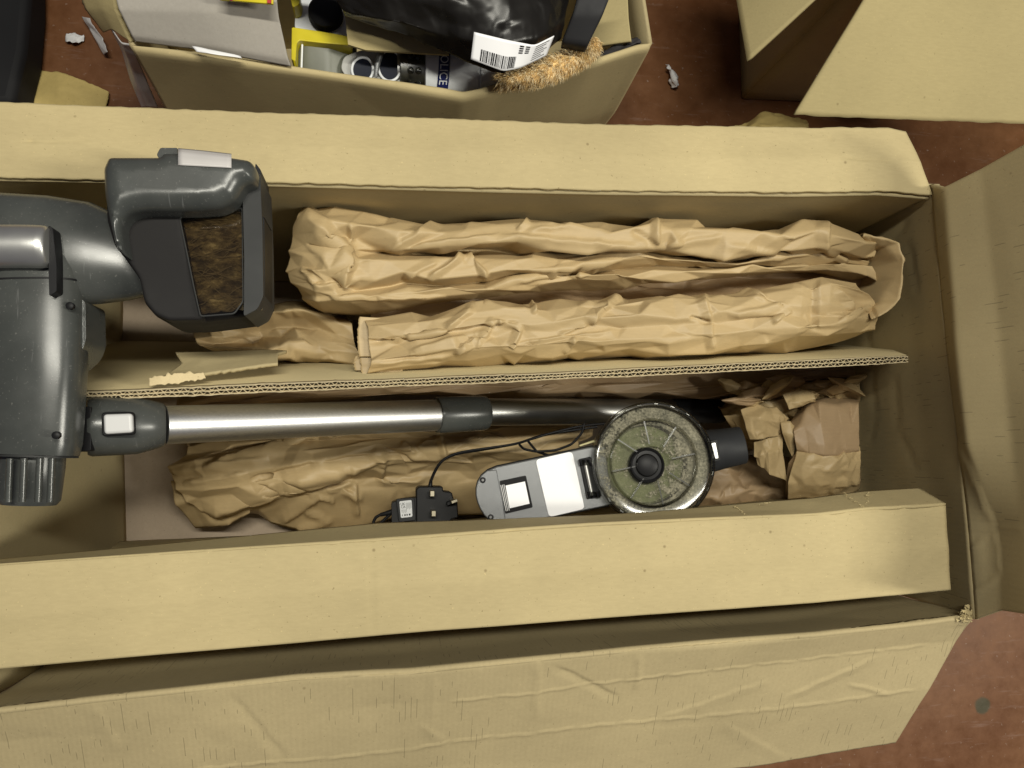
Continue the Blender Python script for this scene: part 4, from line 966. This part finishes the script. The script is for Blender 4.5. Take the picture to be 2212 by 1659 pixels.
# ================================================================ three-pin power adapter with its cable
def build_adapter():
    root = thing('power_adapter', 'black three pin plug adapter with white rating label and thin cable', 'charger', P(910, 1100, .10))
    z = .165
    plug = [(905, 1051), (957, 1051), (957, 1061), (976, 1063), (980, 1078), (988, 1080), (990, 1118), (974, 1122), (974, 1136), (908, 1141), (899, 1138), (899, 1056)]
    slab('plug_body', [(x, y, z) for x, y in roundrect(plug, 3, 2)], .035, M['black'], root, .002, 2)
    slab('housing', [(x, y, z - .003) for x, y in roundrect([(862, 1080), (903, 1074), (904, 1136), (846, 1141), (845, 1086)], 5, 3)], .034, M['black'], root, .003, 3)
    ph = slab('label_pad', [(x, y, z + .004) for x, y in roundrect([(856, 1078), (895, 1075), (898, 1124), (862, 1128)], 4, 3)], .01, M['soft_black'], root, .0015, 2)
    lab = [(862.5, 1083, z+.0047), (889, 1081, z+.0047), (890, 1115, z+.0047), (867, 1118, z+.0047)]
    slab('rating_label', [(x, y, z+.0047) for x, y in roundrect([(862.5, 1083), (889, 1080), (891, 1116), (866, 1119)], 3, 3)], .0008, M['white_pl'], ph, 0)
    q = [P(*p) + Vector((0, 0, .0003)) for p in lab]
    def pr(u0, v0, u1, v1, mat=M['ink']):
        obj('print_mark', [bil(q, u0, v0), bil(q, u1, v0), bil(q, u1, v1), bil(q, u0, v1)], [(0, 1, 2, 3)], mat, ph, False)
    for k, x in enumerate((.52, .60, .68, .76, .84, .92)): pr(x, .12, x+.03, .55 - .04*(k % 3), M['greyink'])
    for k, x in enumerate((.1, .2, .3, .4, .5)): pr(x, .52, x+.03, .70 + .05*(k % 2), M['greyink'])
    for x, w in ((.10, .05), (.30, .12), (.50, .1), (.72, .14)): pr(x, .82, x+w, .93)
    text_on('mark', 'UK', q, (.08, .10, .46, .26), M['ink'], ph)
    text_on('mark', 'CA', q, (.08, .28, .46, .44), M['ink'], ph)
    for (x, y), (dx, dy) in (((931, 1062), (3, -2)), ((934, 1102), (3, 1))):
        slab('pin', [P(x-5+dx, y+dy, z+.020), P(x+5+dx, y+dy, z+.020), P(x+5+dx, y+13+dy, z+.020), P(x-5+dx, y+13+dy, z+.020)], .022, M['brass'], root, .0006, 1)
    slab('earth_pin', [P(974, 1082, z+.024), P(988, 1077, z+.024), P(989, 1084, z+.024), P(976, 1089, z+.024)], .026, M['brass'], root, .0006, 1)
    slab('earth_sleeve', [P(965, 1085, z+.012), P(977, 1080, z+.012), P(978, 1088, z+.012), P(966, 1093, z+.012)], .014, M['black'], root, .0006, 1)
    # strain reliefs and cable
    def cable(name, pts, r, zz=None):
        w = [P(*p) for p in pts]; R_ = resample(w, 90); G = R_[None]
        for _ in range(14): R_[1:-1] = .5*R_[1:-1] + .25*(R_[:-2] + R_[2:])
        return tube(name, [Vector(p) for p in R_], r, M['black'], root, 12)
    tube('strain_relief', [P(929, 1054, .155), P(931, 1036, .155)], [.0030, .0018], M['black'], root, 12)
    cable('cable', [(930, 1040, .155), (938, 1018, .16), (955, 992, .165), (985, 980, .165), (1040, 972, .165), (1120, 958, .17), (1170, 940, .18), (1220, 932, .185), (1290, 922, .19)], .0016)
    cable('cable', [(930, 1043, .157), (940, 1016, .16), (958, 990, .166), (990, 977, .166), (1045, 969, .167), (1110, 960, .172), (1150, 948, .18), (1195, 934, .185), (1255, 920, .19), (1310, 915, .19)], .0014)
    cable('cable_loop', [(1122, 960, .175), (1130, 970, .18), (1160, 976, .185), (1200, 973, .19), (1235, 960, .19), (1258, 935, .19), (1262, 915, .19)], .0015)
    cable('cable_loop', [(1140, 952, .178), (1148, 962, .182), (1160, 976, .186), (1190, 985, .18), (1230, 975, .18)], .0015)
    tube('strain_relief', [P(852, 1104, .150), P(838, 1108, .150), P(822, 1112, .148)], [.0034, .0030, .0022], M['black'], root, 12)
    cable('cable_stub', [(824, 1111, .148), (812, 1117, .147), (806, 1128, .146), (810, 1138, .146), (822, 1130, .147), (846, 1108, .15)], .0018)
def text_on(name, txt, q, rect, mat, parent, lift=None):
    """flat lettering stretched into rect (u0,v0,u1,v1) of the quad q"""
    cu = bpy.data.curves.new(name, 'FONT'); cu.body = txt; cu.resolution_u = 3
    t = bpy.data.objects.new(name + '_src', cu); COL.objects.link(t)
    dg = bpy.context.evaluated_depsgraph_get(); me = bpy.data.meshes.new_from_object(t.evaluated_get(dg))
    v = np.array([tuple(x.co) for x in me.vertices]); fs = [tuple(p.vertices) for p in me.polygons]
    bpy.data.objects.remove(t); bpy.data.curves.remove(cu)
    lo, hi = v.min(0), v.max(0)
    u0, v0, u1, v1 = rect
    pts = []
    for a in v:
        fx = (a[0]-lo[0])/(hi[0]-lo[0]); fy = (a[1]-lo[1])/(hi[1]-lo[1])
        pts.append(bil(q, u0 + (u1-u0)*fx, v1 + (v0-v1)*fy) + (lift or Vector((0, 0, .0002))))
    return obj(name, pts, fs, mat, parent, False)
build_adapter()
# ================================================================ carton of toys behind
def build_toy_carton():
    root = thing('toy_carton', 'sagging open carton behind, crammed with toys and a black bag', 'box', P(800, 120, 0))
    rim = [(285, 98, .288), (400, 112, .287), (629, 144, .285), (873, 180, .282), (960, 194, .279), (1000, 202, .277), (1040, 194, .279), (1081, 180, .281), (1273, 132, .286), (1377, 98, .288), (1405, 94, .288)]
    lip = [(x, y + 9, z + .0005) for x, y, z in rim]; lip[-1] = (1402, 104, .286); lip[0] = (288, 106, .286)
    base = drop(rim, .002, dy=-.004)
    mid = [a.lerp(b, .5) + Vector((0, -.012, 0)) for a, b in zip(drop(rim, .28), base)]
    G = loft([rim, lip, mid, base], 180, [3, 20, 12], 1, [(.12, .10, .0014)], 111)
    grid('front_wall', G, M['card'], root, T, 0, up=False)
    far = [(200, -190, .288), (1360, -190, .288)]
    for a, b, nm in ((rim[0], far[0], 'left_wall'), (rim[-1], far[1], 'right_wall')):
        r = [P(*a), P(*b)]
        grid(nm, loft([r, drop(r, .002)], 12, [8], 0), M['card_in'], root, T, 0, up=False)
    r = [P(*far[0]), P(*far[1])]
    grid('back_wall', loft([r, drop(r, .002)], 12, [8], 0), M['card_in'], root, T, 0, up=False)
    c = [Vector((P(*p).x, P(*p).y, .006)) for p in (far[0], far[1], rim[-1], rim[0])]
    solid(obj('bottom', c, [(0, 1, 2, 3)], M['card_in'], root, False), .004, 0)
    # grey printed flap folded in on the left
    G = loft([[(236, -60, .325), (420, -60, .33), (592, -60, .325)], [(256, 20, .318), (440, 24, .322), (602, 36, .315)], [(285, 78, .300), (450, 100, .300), (622, 128, .298)], [(291, 90, .293), (450, 112, .293), (628, 144, .291)]],
             80, [14, 14, 4], 1, [(.08, .05, .0012)], 113)
    grid('grey_flap', G, M['grey_card'], root, .003, -1)
    G = loft([[(168, -40, .27), (190, 20, .262), (228, 68, .25)], [(215, -40, .292), (228, 20, .286), (246, 62, .278)], [(246, -40, .302), (256, 20, .298), (284, 90, .289)]], 40, [8, 6], 1, [(.03, .03, .0014)], 115, .001)
    grid('left_flap', G, M['card_far'], root, T, 0)
    G = loft([[(284, 96, .286), (310, 155, .225), (342, 232, .155)], [(262, 92, .284), (288, 155, .222), (318, 232, .15)], [(232, 44, .27), (262, 110, .22), (306, 234, .14)]], 40, [8, 6], 1, [(.03, .02, .0012)], 116)
    grid('tape_strip', G, M['tape'], root, .001, 0)
    G = loft([[(1296, -60, .27), (1354, -60, .285)], [(1285, 40, .27), (1358, 40, .285)], [(1268, 104, .265), (1364, 90, .285)]], 30, [10, 10], 1, [(.04, .04, .002)], 117)
    grid('right_flap', G, M['card_far'], root, T, 0)
build_toy_carton()

def build_toys():
    # yellow toy with grey panel
    r = thing('yellow_toy', 'yellow and grey toy wedged beside the grey carton flap', 'toy', P(700, 100, .12))
    slab('frame', [(x, y, .272) for x, y in roundrect([(630, 58), (690, 67), (760, 79), (760, 98), (700, 93), (647, 87), (641, 93), (638, 132), (629, 128)], [4, 3, 3, 3, 3, 3, 4, 2, 2], 2)], .03, M['yellow'], r, .003, 3)
    slab('knob', [(x, y, .285) for x, y in roundrect([(626, -10), (650, -10), (646, 10), (632, 16)], 5, 3)], .04, M['yellow'], r, .004, 3)
    G = loft([[(638, 90, .255), (640, 155, .245)], [(660, 92, .262), (660, 158, .25)], [(712, 95, .262), (712, 162, .252)], [(770, 98, .25), (770, 165, .24)]], 12, [6, 8, 8], 1)
    grid('grey_panel', G, M['grey_panel'], r, .002, 0)
    tube('seam', [P(653, 92, .264), P(651, 150, .254)], .0012, M['white_pl'], r, 8)
    slab('white_shell', [(x, y, .262) for x, y in roundrect([(640, -20), (760, -20), (764, 84), (690, 72), (636, 62)], 8, 3)], .03, M['white_pl'], r, .003, 3)
    c = P(704, 34, .266)
    tube('black_wheel', [c, c + Vector((0, 0, .010)), c + Vector((0, 0, .013))], [pm(38, .27), pm(36, .27), pm(28, .27)], M['ink'], r, 40)
    # goggles-like white toy with two dark openings
    r = thing('white_toy_mask', 'pale toy with two round dark openings like goggles beside the torch', 'toy', P(800, 140, .14))
    slab('shell', [(x, y, .258) for x, y in roundrect([(736, 148), (742, 122), (780, 108), (876, 108), (874, 186), (800, 182), (752, 172)], [8, 10, 6, 4, 4, 8, 8], 4)], .03, M['toy_grey'], r, .004, 3)
    for (cx, cy, rx, ry) in ((783, 150, 23, 26), (842, 142, 25, 33)):
        ring = [P(cx + rx*math.cos(a)*1.0, cy + ry*math.sin(a), .262) for a in np.linspace(0, 6.2832, 33)[:-1]]
        obj('opening_shade_disc', ring + [P(cx, cy, .2615)], [(i, (i+1) % 32, 32) for i in range(32)], M['navy_dark'], r)  # flat dark disc, painting the shade inside the opening
        rr = ring + [ring[0], ring[1]]
        tube('rim', rr, .0015, M['white_pl'], r, 10, False)
    tube('nose', [P(822, 112, .268), P(815, 140, .268), P(811, 166, .264)], [.0042, .0030, .0018], M['silver_paint'], r, 12)
    # torch with POLICE on its band
    r = thing('toy_torch', 'white toy torch with navy POLICE band and clear studded head', 'toy', P(960, 150, .15))
    zt = .244; a, b = P(858, 152, zt), P(1082, 160, zt); ax = (b-a).normalized(); L_ = (b-a).length; rad = pm(54, .225)
    axis_tube('barrel', a, b, [(.26, rad*.99), (.27, rad), (.755, rad), (.76, rad*.96), (.775, rad*.96), (.78, rad), (.80, rad*.97), (.93, rad*.86), (.94, rad*.80), (1., rad*.76)], M['white_pl'], r, seg=64)
    hd = axis_tube('clear_head', a, b, [(.02, rad*.97), (.03, rad*1.02), (.245, rad*1.02), (.25, rad*.98)], M['clear2'], r, seg=64)
    axis_tube('reflector', a, b, [(.0, rad*.80), (.10, rad*.86), (.11, rad*.75), (.26, rad*.80)], M['silver'], r, seg=48)
    up = ax.cross(Vector((0, 0, 1))).normalized()*-1     # points to the far side (up in the picture)
    if up.y < 0: up = -up
    zz = ax.cross(up).normalized()
    if zz.z < 0: zz = -zz
    for t in (.12, .19):
        for k, an in enumerate((34, 4, -26, -56, -84)):
            A = math.radians(an); p = a + ax*L_*t + (zz*math.cos(A) + up*math.sin(A))*rad*1.02
            dr = (zz*math.cos(A) + up*math.sin(A))
            tube('stud', [p - dr*.001, p + dr*.002, p + dr*.0035], [.0040, .0034, .001], M['clear2'], hd, 12)
    def on(t, an, lift): A = math.radians(an); return a + ax*L_*t + (zz*math.cos(A) + up*math.sin(A))*(rad + lift)
    G = np.array([[tuple(on(.40 - .045*(k/24) + .105*j/4, 55 - 150*k/24, .0004)) for j in range(5)] for k in range(25)])
    bd = grid('band', G, M['navy'], r, .0005, 0)
    cu = bpy.data.curves.new('t', 'FONT'); cu.body = 'POLICE'; cu.resolution_u = 4
    tx = bpy.data.objects.new('t', cu); COL.objects.link(tx)
    me = bpy.data.meshes.new_from_object(tx.evaluated_get(bpy.context.evaluated_depsgraph_get()))
    bm = bmesh.new(); bm.from_mesh(me); bmesh.ops.triangulate(bm, faces=bm.faces)
    bmesh.ops.subdivide_edges(bm, edges=[e for e in bm.edges if e.calc_length() > .15], cuts=3); bmesh.ops.triangulate(bm, faces=bm.faces)
    v = np.array([tuple(x.co) for x in bm.verts]); bm.verts.index_update(); fs = [[q.index for q in f.verts] for f in bm.faces]; bm.free()
    bpy.data.objects.remove(tx); bpy.data.curves.remove(cu)
    lo, hi = v.min(0), v.max(0); pts = []
    for q in v:
        fx = (q[0]-lo[0])/(hi[0]-lo[0]); fy = (q[1]-lo[1])/(hi[1]-lo[1])
        an = 20 - 74*fx; k = (55 - an)/150
        pts.append(on(.40 - .045*k + .105*(.14 + .72*fy), an, .0010))
    obj('lettering', pts, fs, M['white_pl'], bd, False)
    # kraft card and black bag with the barcode label
    o = slab('kraft_card', [(744, 26, .300), (860, 58, .302), (965, 92, .302), (970, 118, .298), (880, 113, .296), (790, 108, .296), (752, 96, .297)], .003, M['card_far'], None, 0)
    tag(o, 'small torn kraft card sticking out under the black bag', 'card')
    r = thing('black_bag', 'glossy black plastic bag with a white barcode label hanging over the toys', 'bag', P(1000, 40, .2))
    b4 = [(745, 37, .33), (855, 74, .326), (962, 117, .322), (1020, 141, .322), (1085, 158, .322), (1150, 131, .326), (1210, 84, .33)]
    G = loft([[(560, -120, .36), (900, -120, .39), (1260, -120, .36)], [(720, -10, .352), (850, -5, .372), (980, 0, .37), (1100, 10, .372), (1236, -5, .348)],
              [(740, 25, .345), (850, 50, .358), (968, 82, .345), (990, 84, .352), (1090, 100, .362), (1160, 82, .356), (1222, 40, .34)], b4, drop(b4, .25, dy=.12)], 160, [16, 16, 12, 8], 1, [(.07, .05, .004, .5), (.022, .02, .0018), (.008, .008, .0005)], 131)
    grid('film', G, M['bag'], r, .0006, 0)
    tr = [(1024, 69), (1090, 85), (1155, 98), (1197, 77)]; br = [(1017, 128), (1087, 154), (1124, 147), (1180, 120)]
    G = loft([[(x, y, .381) for x, y in tr], [(x, y, .366) for x, y in br]], 30, [10], 2)
    lb = grid('barcode_label', G, M['white'], r, .0008, 0)
    def on_label(u, v):
        gx, gy = u*(G.shape[1]-1), v*(G.shape[0]-1); i, j = min(int(gx), G.shape[1]-2), min(int(gy), G.shape[0]-2); fx, fy = gx-i, gy-j
        p = (G[j, i]*(1-fx) + G[j, i+1]*fx)*(1-fy) + (G[j+1, i]*(1-fx) + G[j+1, i+1]*fx)*fy
        return Vector(p) + Vector((0, -.0002, .0011))
    def mark(nm, u0, v0, u1, v1, mat): obj(nm, [on_label(u0, v0), on_label(u1, v0), on_label(u1, v1), on_label(u0, v1)], [(0, 1, 2, 3)], mat, lb, False)
    rg = random.Random(9); x = .11
    while x < .54:
        w = rg.choice((.006, .006, .011, .016)); mark('bar', x, .54, x + w, .95, M['ink']); x += w + rg.choice((.007, .007, .012))
    for k in range(7): mark('print_line', .76, .14 + k*.115, .95 - .03*(k % 3), .19 + k*.115, M['greyink'])
    for k in range(2):
        for j in range(4): mark('print_line', .56 + k*.075, .12 + j*.085, .61 + k*.075, .17 + j*.085, M['ink'])
    # strap
    G = loft([[(1262, -60, .37), (1338, -60, .37)], [(1238, 30, .358), (1302, 30, .358)], [(1214, 90, .335), (1268, 99, .335)], [(1212, 100, .31), (1264, 110, .31)]], 10, [10, 10, 3], 1)
    o = grid('webbing_strap', G, M['strap'], None, .004, 0)
    tag(o, 'broad matt black strap leaning into the toy carton beside the bag', 'strap')
    # furry toy
    r = thing('furry_toy', 'tan and cream furry plush piece draped over the toy carton rim', 'toy', P(1180, 150, .26))
    path = [(1076, 174, .296), (1100, 170, .298), (1150, 160, .300), (1205, 142, .302), (1250, 122, .304), (1278, 104, .306), (1288, 84, .306)]
    rad_ = [12, 20, 25, 27, 25, 20, 10]
    pp = resample([P(*p) for p in path], 60); rd = np.interp(np.linspace(0, 1, 60), np.linspace(0, 1, 7), rad_)
    tube('inner_fill', [Vector(p) for p in pp], [pm(x, .3)*.85 for x in rd], M['fur'], r, 20, True, .8)
    V, Fc, V2, F2 = [], [], [], []
    rg = random.Random(77)
    for k in range(5200):
        i = rg.randrange(1, 58); c = Vector(pp[i]); t = (Vector(pp[i+1]) - Vector(pp[i-1])).normalized()
        s = t.cross(Vector((0, 0, 1))).normalized(); A = rg.uniform(-.7, 3.9); R_ = pm(rd[i], .3)*.82
        d = (s*math.cos(A) + Vector((0, 0, 1))*math.sin(A)); p = c + Vector((d.x*R_, d.y*R_, d.z*R_*.8)) + t*rg.uniform(-.003, .003)
        cl = math.sin(i*.9 + A*3.1)*.7
        dd = (d*.75 - t*(.7 + .4*cl) + s*(.5 + .35*cl) + Vector((rg.gauss(0, .3), rg.gauss(0, .3), rg.gauss(0, .25)))).normalized()
        ln = rg.uniform(.005, .0105); w = dd.cross(Vector((rg.gauss(0, 1), rg.gauss(0, 1), rg.gauss(0, 1)))).normalized()*.00042
        VV, FF = (V, Fc) if (cl + rg.gauss(0, .4)) > 0 else (V2, F2)
        m = len(VV); VV += [p-w, p+w, p + dd*ln*.6 + w*.7 - Vector((0, 0, .0006)), p + dd*ln - Vector((0, 0, .002))]
        FF += [(m, m+1, m+2), (m, m+2, m+3)]
    tag(obj('fur', V, Fc, M['fur'], r), kind='stuff'); tag(obj('fur', V2, F2, M['fur_pale'], r), kind='stuff')
    G = loft([[(1285, 118, .262), (1320, 100, .27), (1372, 84, .272)], [(1292, 130, .27), (1330, 112, .285), (1384, 90, .280)], [(1300, 140, .25), (1340, 128, .26), (1384, 104, .25)]], 40, [8, 8], 0, [(.012, .01, .003), (.005, .005, .001)], 141)
    o = grid('dark_cloth', G, M['cloth'], None, .001, 0); tag(o, 'bit of dark grey fluffy cloth at the right corner of the toy carton', 'cloth')
    o = slab('printed_box_edge', [(474, -30, .345), (592, -30, .345), (590, 8, .345), (474, -2, .345)], .003, M['yellow'], None, .0005, 1)
    tag(o, 'yellow and red printed packet edge lying on the grey flap', 'packet')
    slab('red_stripe', [(496, -30, .3462), (502, -30, .3462), (502, 1, .3462), (496, 0, .3462)], .001, M['red'], o, 0)
    slab('red_stripe', [(577, -30, .3462), (586, -30, .3462), (586, 7, .3462), (577, 6, .3462)], .001, M['red'], o, 0)
    G = loft([[(415, 100, .302), (450, 106, .304), (520, 122, .300)], [(425, 112, .303), (455, 116, .306), (522, 126, .301)]], 16, [4], 1, [(.02, .01, .001)], 7)
    o = grid('white_paper_slip', G, M['white'], None, .0005, 0); tag(o, 'thin white slip of paper lying on the lower edge of the grey flap', 'paper')
M['toy_grey'] = plain('pale_grey_plastic', (.42, .42, .40), .4, 0, .06)
M['grey_panel'] = plain('olive_grey_plastic', (.16, .165, .13), .4, 0, .15)
M['navy_dark'] = plain('opening_shade', (.006, .009, .02), .35)
M['cloth'] = plain('charcoal_cloth', (.05, .047, .05), .9, 0, .3, .3, .2)
build_toys()

# ================================================================ second open carton, top right
def build_open_carton():
    root = thing('open_carton', 'tall plain brown carton with outward flaps at the upper right', 'box', P(1900, 60, 0))
    h = .38
    c0 = P(1603, 213, 0); cl = P(1588, -260, 0); cr = P(2500, 246, 0)
    up = lambda p, z=h: Vector((p.x, p.y, z))
    cb = cl + (cr - c0)
    for a, b, nm in ((c0, cl, 'left_wall'), (c0, cr, 'front_wall'), (cl, cb, 'back_wall'), (cb, cr, 'right_wall')):
        G = loft([[up(a), up(b)], [up(a, .003), up(b, .003)]], 30, [16], 0, [(.12, .12, .0012)], 151)
        grid(nm, G, M['card_far'], root, T, 0, up=False)
    solid(obj('bottom', [up(p, .005) for p in (c0, cr, cb, cl)], [(0, 1, 2, 3)], M['card_in'], root, False), .004, 0)
    K = up(c0)
    G = loft([[K, up(cl)], [P(1780, -18, .335), P(1690, -260, .335)], [P(1615, 134, .272), P(1590, -10, .272), P(1560, -260, .272)]], 40, [10, 14], 1, [(.1, .1, .0012)], 153)
    grid('left_flap', G, M['card_far'], root, T, 0)
    G = loft([[K, up(cr)], [P(1860, 8, .35), P(2500, 20, .35)], [P(1714, 248, .292), P(1900, 256, .292), P(2212, 268, .292), P(2500, 276, .292)]], 80, [10, 24], 1, [(.16, .14, .0012), (.03, .03, .0002)], 154, .0006)
    grid('front_flap', G, M['card_far'], root, T, 0)
build_open_carton()

# ================================================================ litter on the floor
def scrap(name, label, rows, mat, seed, crum, cat='paper scrap', nu=24, nv=10):
    G = loft(rows, nu, [nv]*(len(rows)-1), 0, crum, seed, .001)
    tag(grid(name, G, M[mat], None, .0006, 0), label, cat)
cw = [(.014, .012, .004), (.006, .005, .0012)]
scrap('paper_scrap', 'twisted white paper scrap on the dark floor between the two far cartons', [[(1434, 143, .006), (1442, 150, .006), (1446, 164, .006), (1452, 190, .006)], [(1442, 142, .016), (1450, 150, .018), (1456, 166, .018), (1462, 188, .014)], [(1446, 146, .006), (1457, 156, .006), (1463, 170, .006), (1464, 184, .006)]], 'scrap', 161, cw)
scrap('paper_scrap', 'small white paper scrap on the floor near the black object', [[(143, 74, .004), (160, 70, .006), (182, 78, .004)], [(142, 90, .004), (160, 92, .012), (182, 88, .004)]], 'scrap', 163, cw)
scrap('paper_scrap', 'tiny white scrap lying on the upper right carton flap', [[(2203, 18, .328), (2216, 16, .328)], [(2203, 34, .326), (2216, 32, .326)]], 'scrap', 165, [(.008, .008, .002)], 'paper scrap', 8, 6)
scrap('torn_brown_paper', 'flat torn piece of brown paper on the floor at upper left', [[(88, 152, .004), (130, 156, .010), (170, 172, .010), (236, 200, .004)], [(76, 190, .006), (130, 195, .016), (180, 205, .012), (234, 216, .004)], [(60, 240, .004), (130, 242, .010), (190, 244, .008), (226, 242, .004)]], 'tan_paper', 167, [(.06, .05, .004), (.02, .02, .001)], 'paper', 40, 14)
scrap('torn_brown_paper', 'crumpled tan paper peeping out behind the back flap', [[(1588, 270, .05), (1640, 252, .06), (1680, 250, .07), (1744, 255, .06)], [(1590, 285, .05), (1640, 275, .08), (1690, 272, .085), (1745, 272, .07)], [(1590, 310, .03), (1690, 305, .05), (1745, 300, .04)]], 'tan_paper', 169, [(.03, .025, .008), (.01, .01, .002)], 'paper', 40, 12)
scrap('grey_wrapper', 'crinkled grey wrapper on the floor beside the tape corner of the toy carton', [[(182, 36, .01), (196, 60, .01), (222, 118, .01)], [(200, 40, .02), (212, 64, .02), (232, 112, .02)]], 'tape', 171, [(.02, .02, .006)], 'wrapper', 24, 10)
o = slab('black_case', [(-200, -200, .06), (60, -200, .06), (62, 0, .06), (52, 110, .06), (26, 222, .06), (-200, 240, .06)], .058, M['ink'], None, .01, 3)
tag(o, 'black object at the upper left corner of the picture', 'case')
